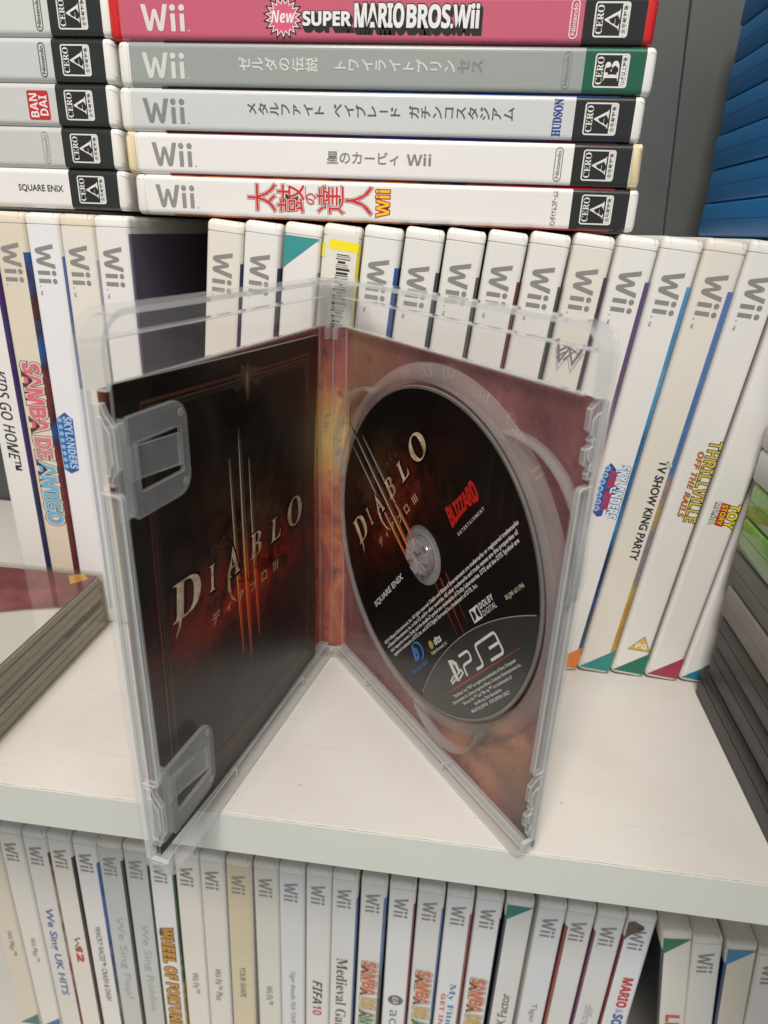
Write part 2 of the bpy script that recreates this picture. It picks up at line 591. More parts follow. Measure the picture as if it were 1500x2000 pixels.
def board(name, y0, y1, z1, th, label):
    e = struct(name, thing(name, label, 'shelf board'))
    mb = MB()
    mb.box(-520, 520, y0+0.75, y1, z1-th, z1, BM)
    mb.build('board', e, bevel=0.25)
    mb = MB()
    mb.box(-520, 520, y0, y0+0.6, z1-th, z1-0.12, label_mat((0.60, 0.625, 0.585), 0.03, 0.4))
    mb.build('edge_band', e, bevel=0.15)
    mb = MB()
    mb.box(-520, 520, y0+0.55, y0+0.85, z1-th+0.4, z1-0.22, grime_mat())
    mb.build('glue_line', e)
    return e
board('shelf_board', 0, 242, 0, 17.9, 'white shelf board under the open clear case, grimy front edge')
board('shelf_board', 20, 242, -327.5, 18, 'lower white shelf board under the bottom row of cases')

def panel_mat():
    t = NT('grey_panel')
    t.xyz()
    n = t.noise(30, 4, 0.6); n2 = t.noise(900, 2, 0.5)
    c = t.mix(n, (0.070, 0.078, 0.078), (0.09, 0.098, 0.096))
    return t.done(t.bsdf(c, 0.5, 0.4, bump=n2, bump_s=0.1, bump_d=0.0002))
PM = panel_mat()
# back wall of two boards with an open joint that runs a little out of plumb
def back_panel(label, xa0, xa1, xb0, xb1):
    mb = MB()
    vs = []
    for y in (245, 251):
        vs += [(xa0, y, -380), (xa1, y, -380), (xb1, y, 520), (xb0, y, 520)]
    mb.add(vs, [(0, 1, 2, 3), (7, 6, 5, 4), (0, 4, 5, 1), (1, 5, 6, 2), (2, 6, 7, 3), (3, 7, 4, 0)], PM)
    return struct('back_panel', tag(mb.build('back_panel', bevel=0.3), label, 'panel'))
jx = lambda z: 116.9-(z-190.3)*0.069
back_panel('dark grey back panel behind the lying stacks, left of the thin open joint', -520, jx(-380)-0.7, -520, jx(520)-0.7)
back_panel('dark grey back panel strip between the open joint and the blue cases', jx(-380)+0.7, 520, jx(520)+0.7, 520)

# ================================================================== upright row on the shelf
TH = math.radians(5.4)
tops = [-87.7, -72.7, -57.0, -41.7, -26.1, -10.4, 5.1, 20.6, 36.1, 51.9, 67.5, 82.8, 98.2, 113.4, 128.7, 144.0]
G1 = 'upright white cases leaning in a row on the shelf'
def ex_yellow(mb, T):
    ym, km = ink((0.86, 0.74, 0.02)), ink((0.03, 0.03, 0.03))
    lay(mb, poly2([(-5.6, 125), (6.6, 125), (6.6, 186), (-5.6, 186)]), label_mat((0.72, 0.70, 0.64)), -0.17)
    lay(mb, poly2([(-4.6, 181.2), (6.9, 180.6), (6.9, 184.2), (-4.4, 184.6)]), ym, -0.2)
    wrap(mb, T, 5.6, 8.5, 100, 184, 0.19, ym)
    wrap(mb, T, -8.5, -5.9, 178, 183, 0.19, ym)
    z = 179.6
    r2 = random.Random(3)
    while z > 128:
        h = r2.choice([0.25, 0.4, 0.6, 0.9])
        a = r2.uniform(-1.6, -0.9); b = r2.uniform(3.6, 4.4)
        if r2.random() < 0.25: a, b = a+r2.uniform(0.5, 2), b-r2.uniform(0, 2)
        lay(mb, poly2([(a, z-h), (b, z-h), (b, z), (a, z)]), km, -0.2)
        z -= h+r2.choice([0.25, 0.35, 0.5])
def ex_tri_top(col):
    return lambda mb, T: tri(mb, T, 185.2, col, 'top')
def ex_tri_low(col):
    return lambda mb, T: tri(mb, T, 2.2, col, 'low')
def ex_sky(mb, T):
    blue, lb, red = ink((0.03, 0.08, 0.30)), ink((0.35, 0.55, 0.80)), ink((0.55, 0.03, 0.04))
    lay(mb, poly2([(-5.4, 81), (-3.0, 79.2), (-1.2, 80), (-0.6, 101), (-3.4, 103.6), (-5.2, 101)]), blue, -0.16)
    for k in range(7):
        lay(mb, disc2(-4.6+0.35*math.cos(k), 83+k*3.0, 1.25, 14), lb, -0.18)
        lay(mb, disc2(-4.6+0.35*math.cos(k), 83+k*3.0, 0.75, 12), ink((0.10, 0.22, 0.50)), -0.2)
    for a, b in ((82.5, 91), (92.5, 100.5)):
        lay(mb, poly2([(-2.6, a), (0.2, a+0.8), (0.2, b-0.6), (-2.6, b)]), red, -0.185)
    lay(mb, fit(text2('TEAM', 'sb'), -2.2, -0.2, 83.2, 90, 'down'), blue, -0.2)
    lay(mb, fit(text2('TRAP', 'sb'), -2.2, -0.2, 93, 99.6, 'down'), blue, -0.2)
    b = text2('SKYLANDERS', 'sb', 0, 0, 3, 0.95)
    lay(mb, fit(text2('SKYLANDERS', 'sb', 0.07, 0, 3, 0.95), 0.3, 4.6, 79.6, 103.2, 'down', b), blue, -0.165)
    lay(mb, fit(text2('SKYLANDERS', 'sb', 0.025, 0, 3, 0.95), 0.3, 4.6, 79.6, 103.2, 'down', b), ink((0.68, 0.78, 0.88)), -0.2)
    tri(mb, T, 2.2, ORANGE, 'low')
def ex_tv(mb, T):
    tri(mb, T, 2.2, TEAL, 'low')
    lay(mb, disc2(4.0, 104.8, 1.3, 18), ink((0.55, 0.53, 0.44)), -0.24)
def ex_thr(mb, T):
    tri(mb, T, 2.2, GREEN, 'low')
    p = [(-3.4, 14.6), (6.4, 15.0), (2.2, 22.4)]
    lay(mb, poly2(p), ink((0.62, 0.45, 0.09)), -0.18)
    lay(mb, strip2(p, 0.25, True), ink((0.10, 0.08, 0.03)), -0.2)
    lay(mb, fit(text2('PG', 'sb'), -0.4, 4.4, 15.9, 18.6), ink((0.85, 0.84, 0.80)), -0.22)
def ex_toy(mb, T):
    tri(mb, T, 2.2, (0.34, 0.035, 0.07), 'low')
    lay(mb, poly2([(-1.4, 80.0), (2.0, 79.6), (2.2, 89.8), (-1.2, 90.2)]), ink((0.62, 0.02, 0.02)), -0.17)
    def wd(s, x0, x1, z0, z1, c):
        b = text2(s, 'sb')
        lay(mb, fit(text2(s, 'sb', 0.06), x0, x1, z0, z1, 'down', b), ink((0.02, 0.02, 0.02)), -0.19)
        lay(mb, fit(b, x0, x1, z0, z1, 'down'), ink(c), -0.22)
    wd('TOY', 2.2, 6.4, 79.4, 90.2, YEL)
    wd('STORY', -0.7, 1.5, 80.4, 89.4, YEL)
    wd('MANIA', -3.8, -1.5, 80.0, 90.0, (0.75, 0.73, 0.68))
def ex_wwe(mb, T):
    gm = ink((0.20, 0.17, 0.22)); lm = ink((0.45, 0.42, 0.46))
    for dy, m_, wd in ((0, gm, 1.0), (-3.2, lm, 0.7)):
        lay(mb, strip2([(-5.2, 152+dy), (-3.0, 143.5+dy), (-0.2, 149+dy), (2.2, 143.2+dy), (5.4, 151+dy)], [wd*1.2, wd, wd*0.8, wd, wd*1.4]), m_, -0.2-0.01*dy)
    for a, b in (((-4.6, 147), (1.6, 150.5)), ((-2.6, 150), (4.8, 146.4)), ((-1.4, 144.2), (3.4, 149.2)), ((-4.2, 144.6), (-0.6, 148))):
        lay(mb, strip2([a, ((a[0]+b[0])/2, (a[1]+b[1])/2+0.5), b], [0.9, 0.6, 0.1]), gm, -0.22-0.004*abs(a[0]))
    lay(mb, fit(text2('SMACK', 'sb'), -3.2, 3.4, 108, 134, 'down'), ink((0.10, 0.18, 0.32)), -0.2)

SKYB = (0.06, 0.20, 0.52)
row_specs = [
 dict(label='upright white case at the left end of the leaning row, right beside the dark gap', paper=CREAM, shell=CREAM, art=[NAVY, BLUEL, NAVY], art_side=1, sl=0.3),
 dict(label='upright white case with a scuffed cap between the gap-end case and the teal-cornered one', art=[(0.02, 0.02, 0.04), NAVY, BLUEL, NAVY], art_side=1, sl=0.2),
 dict(label='upright white case with a teal triangle across the top of its spine', wii=None, extra=ex_tri_top((0.04, 0.28, 0.29)), art=[CREAM, (0.4, 0.35, 0.2)], art_side=1),
 dict(label='upright case with yellow price sticker and worn barcode at the top', wii=None, extra=ex_yellow, paper=CREAM, shell=CREAM),
 dict(label='upright white case directly right of the case with the yellow barcode sticker', art=[NAVY, (0.03, 0.12, 0.40), BLUEL], art_side=1, sl=1.2, tm='™'),
 dict(label='upright white case, second right of the barcode sticker, dark sliver at its right edge', art=[(0.05, 0.05, 0.05), (0.05, 0.07, 0.10)], art_side=1, sl=0.9, tm='™', wii_z=(160, 177)),
 dict(label='upright white case with an orange sliver of cover along its right edge', art=[(0.5, 0.12, 0.02), (0.62, 0.2, 0.03), (0.1, 0.08, 0.08)], art_side=1, sl=0.9, tm='™'),
 dict(label='upright white case with a dark purple sliver along its right edge', art=[(0.03, 0.02, 0.12), (0.05, 0.03, 0.2), (0.20, 0.02, 0.02)], art_side=1, sl=0.9, tm='™'),
 dict(label='upright white case just right of the purple-slivered one, black sliver beside it', art=[(0.05, 0.06, 0.05), (0.08, 0.10, 0.09)], art_side=1, sl=0.9, tm='™'),
 dict(label='upright white case whose jagged emblem shows through the clear open lid', paper=CREAM, art=[(0.05, 0.02, 0.05), (0.07, 0.03, 0.09)], art_side=1, sl=0.9, tm='™', extra=ex_wwe),
 dict(label='upright white case behind the upper right corner of the open case', art=[(0.2, 0.1, 0.1), (0.02, 0.12, 0.4), (0.45, 0.06, 0.02), (0.12, 0.08, 0.25)], art_side=1, sl=1.6, tm='™'),
 dict(label='upright white case with blue bubble logo and red banner low on its spine', extra=ex_sky, art=[BLUEL, NAVY, (0.02, 0.16, 0.42), (0.04, 0.30, 0.62), (0.12, 0.40, 0.70)], art_side=1, sl=1.8, tm='™'),
 dict(label='upright white case with plain black show title reading down its spine', extra=ex_tv, paper=CREAM, shell=CREAM, items=[('TV SHOW KING PARTY', 'down', 0.0, 3.6, 60.5, 106.5, DARK, dict(off=0.028, space=1.1))],
      art=[(0.55, 0.30, 0.03), (0.6, 0.42, 0.05), (0.35, 0.25, 0.3), SKYB, (0.10, 0.22, 0.55)], art_side=1, sl=2.4, tm='™'),
 dict(label='upright white case with yellow outlined title and amber rating triangle', extra=ex_thr, items=[('THRILLVILLE', 'down', 1.6, 6.4, 80.5, 116, (0.62, 0.47, 0.07), dict(st='sb', outline=((0.05, (0.03, 0.02, 0.01)),))),
      ('OFF THE RAILS', 'down', -1.6, 0.9, 82, 111, (0.55, 0.18, 0.02), dict(st='sbi', outline=((0.03, (0.10, 0.02, 0.01)),)))], art=[(0.10, 0.06, 0.06), (0.15, 0.06, 0.06)], art_side=1, sl=0.6, tm='™'),
 dict(label='upright white case with yellow and red toy logo beside the side tower', extra=ex_toy, art=[MAROON, (0.1, 0.05, 0.05)], art_side=1, sl=0.3),
 dict(label='upright white case mostly hidden behind the grey side tower, blue triangle at foot', extra=ex_tri_low((0.02, 0.20, 0.30))),
]
for i, sp in enumerate(row_specs):
    th = TH+math.radians([0.2, 0, -.1, .1, 0, .1, 0, 0, .1, 0, .1, .1, .2, .1, .1, .1][i])
    sp = dict(sp)
    case(sp.pop('label'), place_lean(tops[i], 14.6, th, ROW+rnd.uniform(-0.4, 0.4)), th, group=G1, seed=i+1, **sp)

# left of the gap
G2 = 'upright white cases left of the dark gap'
def ex_samba(cols, zs, x0=-4.2, x1=4.4):
    def f(mb, T):
        for wd, c, (z0, z1) in zip(('SAMBA', 'DE', 'AMIGO'), cols, zs):
            b = text2(wd, 'sb', 0, 0, 3, 0.9)
            lay(mb, fit(text2(wd, 'sb', 0.075, 0, 3, 0.9), x0, x1, z0, z1, 'down', b), ink((0.06, 0.035, 0.04)), -0.17)
            lay(mb, fit(text2(wd, 'sb', 0.045, 0, 3, 0.9), x0, x1, z0, z1, 'down', b), ink((0.66, 0.60, 0.50)), -0.185)
            lay(mb, fit(text2(wd, 'sb', 0.012, 0, 3, 0.9), x0+0.3, x1-0.3, z0+0.3, z1-0.3, 'down', b), ink(c), -0.2)
    return f
def ex_sky2(mb, T):
    blue, lb = ink((0.03, 0.10, 0.32)), ink((0.10, 0.32, 0.62))
    lay(mb, poly2([(-6.0, 82), (-3.0, 80), (1.0, 82), (1.5, 106), (-2.0, 109), (-6.0, 106)]), blue, -0.16)
    for k in range(8):
        lay(mb, disc2(-4.8, 83.5+k*3.1, 1.3, 14), lb, -0.18)
        lay(mb, disc2(-4.8, 83.5+k*3.1, 0.8, 12), ink((0.25, 0.5, 0.75)), -0.2)
    lay(mb, fit(text2('SKYLANDERS', 'sb', 0.02), -3.2, 0.9, 82.5, 107, 'down'), ink((0.35, 0.55, 0.78)), -0.2)
left_specs = [
 dict(x=-193.6, label='upright white case cut by the left picture edge, italic black title', items=[('KIDS GO HOME™', 'down', -3.0, 2.6, 79.5, 126, DARK, dict(st='si', off=0.012))], art=[(0.02, 0.08, 0.3), NAVY, (0.05, 0.04, 0.16), (0.06, 0.02, 0.16)], art_side=1, sl=1.2),
 dict(x=-178.7, label='upright beige case with pink and blue party lettering on its spine', paper=BEIGE, shell=BEIGE, extra=ex_samba([(0.66, 0.14, 0.20), (0.60, 0.20, 0.24), (0.14, 0.42, 0.66)], [(98.5, 130), (86, 96.5), (53, 84.5)]),
      art=[(0.12, 0.02, 0.03), (0.12, 0.015, 0.02), (0.18, 0.03, 0.03), (0.05, 0.02, 0.03), (0.01, 0.10, 0.34)], art_side=1, sl=2.0),
 dict(x=-163.8, label='upright white case with blue bubble logo partly behind the open case', extra=ex_sky2, paper=(0.74, 0.75, 0.78), art=[(0.10, 0.16, 0.4), (0.12, 0.2, 0.5)], art_side=1, sl=0.2, tm='™'),
 dict(x=-149.1, label='upright cream case between the blue-logo case and the gap-edge case', paper=CREAM, shell=BEIGE, art=[(0.2, 0.26, 0.4), (0.4, 0.45, 0.5)], art_side=1, tm='™'),
 dict(x=-134.8, label='upright white case at the gap edge, its purple side cover showing', paper=(0.74, 0.735, 0.74), art=[(0.16, 0.14, 0.22), (0.24, 0.21, 0.30), (0.18, 0.16, 0.25)], art_side=1, tm='™', zt=183.5),
]
for i, sp in enumerate(left_specs):
    sp = dict(sp); x = sp.pop('x')
    th = math.radians(0.3)
    e = case(sp.pop('label'), place_lean(x, 14.5, th, ROW+rnd.uniform(-.4, .4)), th, T=14.5, group=G2, seed=20+i, **sp)

# ================================================================== lying stacks (label face towards the viewer)
def lie(label, k, xr, zb, group, dy=0.0, **sp):
    T = 14.2
    return case(label, (xr, ROW+3.2+dy, zb+T/2), -PI/2, T=T, group=group, **sp)
NIN = (0.16, 0.16, 0.16)
def ex_red(mb, T):
    oval_name(mb, 26.6, (0.75, 0.66, 0.66))
    cero(mb, T, 'A', BLACK, 0)
    pts = []
    for k in range(36):
        a = 2*PI*k/36
        r_ = (1.0 if k % 2 == 0 else 0.72)
        pts.append((0.0+6.0*r_*math.cos(a), 125.6+6.6*r_*math.sin(a)))
    sm = lambda f: [((x)*f, 125.6+(z-125.6)*f) for x, z in pts]
    lay(mb, poly2(sm(1.12)), ink(BLACK), -0.16)
    lay(mb, poly2(sm(0.97)), ink((0.80, 0.72, 0.72)), -0.175)
    lay(mb, poly2(sm(0.86)), ink((0.62, 0.10, 0.20)), -0.19)
    lay(mb, fit(text2('New', 'sbi'), -1.6, 2.0, 121.4, 129.9, 'down'), ink((0.80, 0.76, 0.76)), -0.21)
    def blk(s, x0, x1, z0, z1):
        b = text2(s, 'sb', 0.02, 0, 3, 0.92)
        for q in range(6):      # drawn block shadow, part of the lettering
            d = 1.7*(q+1)/6
            lay(mb, fit(text2(s, 'sb', 0.06, 0, 3, 0.92), x0-d, x1-d*0.7, z0-d*0.55, z1-d*0.55, 'down', b), ink(BLACK), -0.155-0.004*q)
        lay(mb, fit(text2(s, 'sb', 0.06, 0, 3, 0.92), x0, x1, z0, z1, 'down', b), ink(BLACK), -0.185)
        lay(mb, fit(b, x0, x1, z0, z1, 'down'), ink((0.74, 0.74, 0.74)), -0.205)
    blk('SUPER', -2.4, 1.9, 101.6, 118.8)
    blk('MARIO', -2.8, 4.3, 83.4, 100.6)
    blk('BROS.Wii', -2.8, 4.3, 58.0, 82.6)
def ex_zel(mb, T):
    oval_name(mb, 29.3, (0.24, 0.25, 0.25))
    cero(mb, T, 'B', (0.008, 0.10, 0.055), 0)
    tate(mb, 'ゼルダの伝説', (0.60, 0.61, 0.58), 0.5, 144.8, 4.9, 4.6, 0.02)
    tate(mb, 'トワイライトプリン', (0.60, 0.61, 0.58), 0.6, 109.9, 4.8, 4.4, 0.02)
    tate(mb, 'セス', (0.22, 0.23, 0.22), 0.8, 66.7, 4.8, 4.4, 0.02)
def ex_bey(mb, T):
    cero(mb, T, 'A', BLACK, 0)
    tate(mb, 'メタルファイト ベイブレード ガチンコスタジアム', (0.09, 0.10, 0.10), 0.9, 141.0, 4.18, 4.6, 0.014)
    lay(mb, fit(text2('HUDSON', 'rb', 0.02), -5.5, 5.9, 27.7, 30.9), ink((0.015, 0.05, 0.30)), -0.2)
def ex_kirby(mb, T):
    oval_name(mb, 28.6, (0.22, 0.22, 0.22))
    cero(mb, T, 'A', BLACK, 0)
    lay(mb, fit(text2('星のカービィ', '', 0.014), -1.9, 2.3, 86.0, 112.6, 'down'), ink((0.22, 0.215, 0.21)), -0.2)
    lay(mb, fit(text2('Wii', 'sb'), -1.7, 2.1, 74.0, 83.0, 'down'), ink((0.22, 0.215, 0.21)), -0.2)
def ex_taiko(mb, T):
    cero(mb, T, 'A', BLACK, 0)
    z = 145.2
    for ch, c, wd in (('太', 12.0, 9.6), ('鼓', 11.6, 9.6), ('の', 4.6, 3.9), ('達', 11.6, 9.6), ('人', 11.2, 9.8)):
        b = text2(ch, '', 0.0)
        x0, x1, z0, z1 = 0.3-wd/2, 0.3+wd/2, z-c+0.5, z-0.5
        lay(mb, fit(text2(ch, '', 0.036), x0, x1, z0, z1, 'flat', b), ink((0.10, 0.06, 0.06)), -0.16)
        lay(mb, fit(text2(ch, '', 0.02), x0, x1, z0, z1, 'flat', b), ink((0.74, 0.62, 0.60)), -0.175)
        lay(mb, fit(b, x0, x1, z0, z1), ink((0.60, 0.02, 0.025)), -0.2)
        z -= c-0.5
    b = text2('Wii', 'sb')
    lay(mb, fit(text2('Wii', 'sb', 0.06), -5.0, 4.2, 90.2, 95.4, 'flat', b), ink((0.50, 0.03, 0.02)), -0.17)
    lay(mb, fit(b, -5.0, 4.2, 90.2, 95.4), ink((0.86, 0.52, 0.03)), -0.2)
    lay(mb, fit(text2('バンダイナムコゲームス', '', 0.014), -6.0, 5.8, 28.6, 30.8), ink((0.06, 0.06, 0.06)), -0.2)
GR = 'lying cases stacked on top of the leaning row'
Z0 = 191.0
lie('white lying case with big red outlined brush title, lowest of the right stack', 0, 72.7, Z0, GR, paper=(0.76, 0.75, 0.74), wii=(0.26, 0.255, 0.25), extra=ex_taiko, full=True, art=[RED, (0.5, 0.1, 0.02), (0.02, 0.03, 0.06), ORANGE], seed=41, wii_z=(164.5, 181.4))
lie('white lying case with yellowed chipped ends and short grey title', 1, 71.2, Z0+14.3, GR, paper=(0.76, 0.75, 0.75), wii=(0.26, 0.255, 0.25), extra=ex_kirby, full=True, ends=(0.66, 0.57, 0.36), art=[MAROON, NAVY, (0.3, 0.05, 0.1)], seed=42, wii_z=(162.8, 180))
lie('silver lying case with long dark title and blue block-letter maker name', 2, 69.7, Z0+28.6, GR, paper=(0.56, 0.58, 0.585), wii=(0.22, 0.225, 0.225), extra=ex_bey, full=True, art=[(0.02, 0.05, 0.08), BLUEL, (0.05, 0.05, 0.05)], seed=43, wii_z=(163, 180.5))
lie('grey lying case with green rating square and pale title', 3, 70.9, Z0+42.8, GR, paper=GREY, wii=(0.60, 0.61, 0.59), extra=ex_zel, full=True, art=[(0.02, 0.02, 0.02), (0.05, 0.05, 0.05)], seed=44, wii_z=(163, 180.4))
lie('red lying case with pink spine and starburst, topmost of the right stack', 4, 68.7, Z0+57.1, GR, shell=(0.55, 0.015, 0.015), paper=(0.50, 0.095, 0.16), wii=(0.68, 0.62, 0.62), extra=ex_red, full=True, seed=45, wii_z=(159.6, 177.2))

GL = 'lying cases stacked above the left cases'
def ex_left(kind):
    def f(mb, T):
        cero(mb, T, 'A', (0.014, 0.017, 0.016), 0)
        if kind == 'oval': oval_name(mb, 27.6, (0.10, 0.10, 0.10))
        if kind == 'worn':
            oval_name(mb, 30.5, (0.36, 0.37, 0.37))
        if kind == 'red':
            lay(mb, poly2(rr(-5.0, 4.6, 26.6, 35.2, 0.8)), ink((0.48, 0.025, 0.03)), -0.18)
            lay(mb, fit(text2('BAN', 'sb'), -4.2, 3.6, 31.2, 34.4), ink((0.76, 0.72, 0.72)), -0.2)
            lay(mb, fit(text2('DAI', 'sb'), -3.6, 3.0, 27.4, 30.6), ink((0.76, 0.72, 0.72)), -0.2)
        if kind == 'sq':
            lay(mb, fit(text2('SQUARE ENIX', '', 0.018, 0, 3, 1.0), -1.5, 1.3, 26.4, 45.2, 'down'), ink((0.06, 0.06, 0.06)), -0.2)
    return f
for k, (lb, kd, pc, xr) in enumerate([
    ('white lying case with thin black maker name, lowest of the left stack', 'sq', (0.74, 0.73, 0.73), -120.6),
    ('silver lying case with rubbed-off oval, second from the bottom of the left stack', 'worn', (0.52, 0.53, 0.52), -121.2),
    ('silver lying case with red square maker badge beside its black rating square', 'red', (0.54, 0.55, 0.55), -121.4),
    ('silver lying case with clear upright oval, fourth up in the left stack', 'oval', (0.52, 0.545, 0.55), -120.6),
    ('pale lying case with oval at the top left picture corner', 'oval', (0.56, 0.59, 0.58), -119.9)]):
    lie(lb, k, xr, 191.8+14.3*k, GL, dy=0.3, paper=pc, extra=ex_left(kd), full=True, seed=50+k)

# ================================================================== lower row, seen under the shelf
YL = 90.0
ZT = -137.0; ZB = ZT-190
lt = [-247.6, -232, -216.3, -201.3, -185.5, -170.8, -155.3, -140.4, -124.8, -109.9, -94.2, -78.7, -63.8, -48.5, -33.6, -17.4, -1.7, 14, 29.7, 45.6, 61.5, 78.7, 93.9, 109.5, 125.0]
LD = (0.10, 0.10, 0.095)
G3 = 'upright cases in the bottom row under the shelf'
def dn(d0, d1): return 190-d1, 190-d0
def T_(s, d0, d1, x0=-2.0, x1=2.4, c=LD, **o):
    z0, z1 = dn(d0, d1)
    return (s, 'down', x0, x1, z0, z1, c, o)
SB = [(0.55, 0.16, 0.03), (0.50, 0.33, 0.04), (0.05, 0.22, 0.08)]
SZ = [(142, 121.5), (0, 0), (0, 0)]
samba_l = lambda d: ex_samba([(0.58, 0.12, 0.04), (0.55, 0.36, 0.05), (0.05, 0.22, 0.07)], [(190-d-31, 190-d), (190-d-44, 190-d-33.5), (190-d-77, 190-d-46)])
def ex_w12(mb, T):
    rm, km = ink((0.50, 0.03, 0.02)), ink((0.07, 0.06, 0.05))
    lay(mb, strip2([(2.8, 102), (-1.0, 99.6), (1.2, 96.6), (-1.2, 93.6), (3.0, 91)], [1.2, .9, .7, .9, 1.3]), km, -0.17)
    lay(mb, fit(text2('12', 'sb', 0.05), -1.8, 3.2, 78.5, 95, 'down'), rm, -0.2)
def ex_ea(mb, T):
    lay(mb, disc2(0.3, 90.5, 4.6, 24), ink((0.12, 0.12, 0.12)), -0.18)
    lay(mb, fit(text2('EA', 'sbi'), -1.4, 2.0, 87.4, 93.6, 'down'), ink((0.6, 0.6, 0.6)), -0.2)
    lay(mb, fit(text2('active', '', 0.0), -2.6, 3.4, 40, 81, 'down'), ink((0.20, 0.20, 0.21)), -0.2)
def ex_ea2(mb, T):
    lay(mb, disc2(0.3, 84, 4.6, 24), ink((0.13, 0.13, 0.13)), -0.18)
    lay(mb, fit(text2('EA', 'sbi'), -1.4, 2.0, 81, 87, 'down'), ink((0.6, 0.6, 0.6)), -0.2)
def ex_chip(mb, T):
    # torn brown patch on the front left edge
    bm = art_mat([(0.10, 0.05, 0.015), (0.28, 0.18, 0.08), (0.12, 0.07, 0.03)], 91, 200)
    lay(mb, poly2([(-6.9, 170), (-6.9, 184), (-4, 185.2), (-1.0, 183.6), (1.4, 182.4), (2.0, 180), (0.2, 177.6), (-3, 176.0), (-5.2, 173)]), bm, -0.24)
    lay(mb, disc2(-0.2, 180.3, 1.5, 12, 1.1), ink((0.05, 0.025, 0.01)), -0.26)
def combo(*fs):
    def f(mb, T):
        for q in fs: q(mb, T)
    return f
CW = (0.66, 0.67, 0.66)
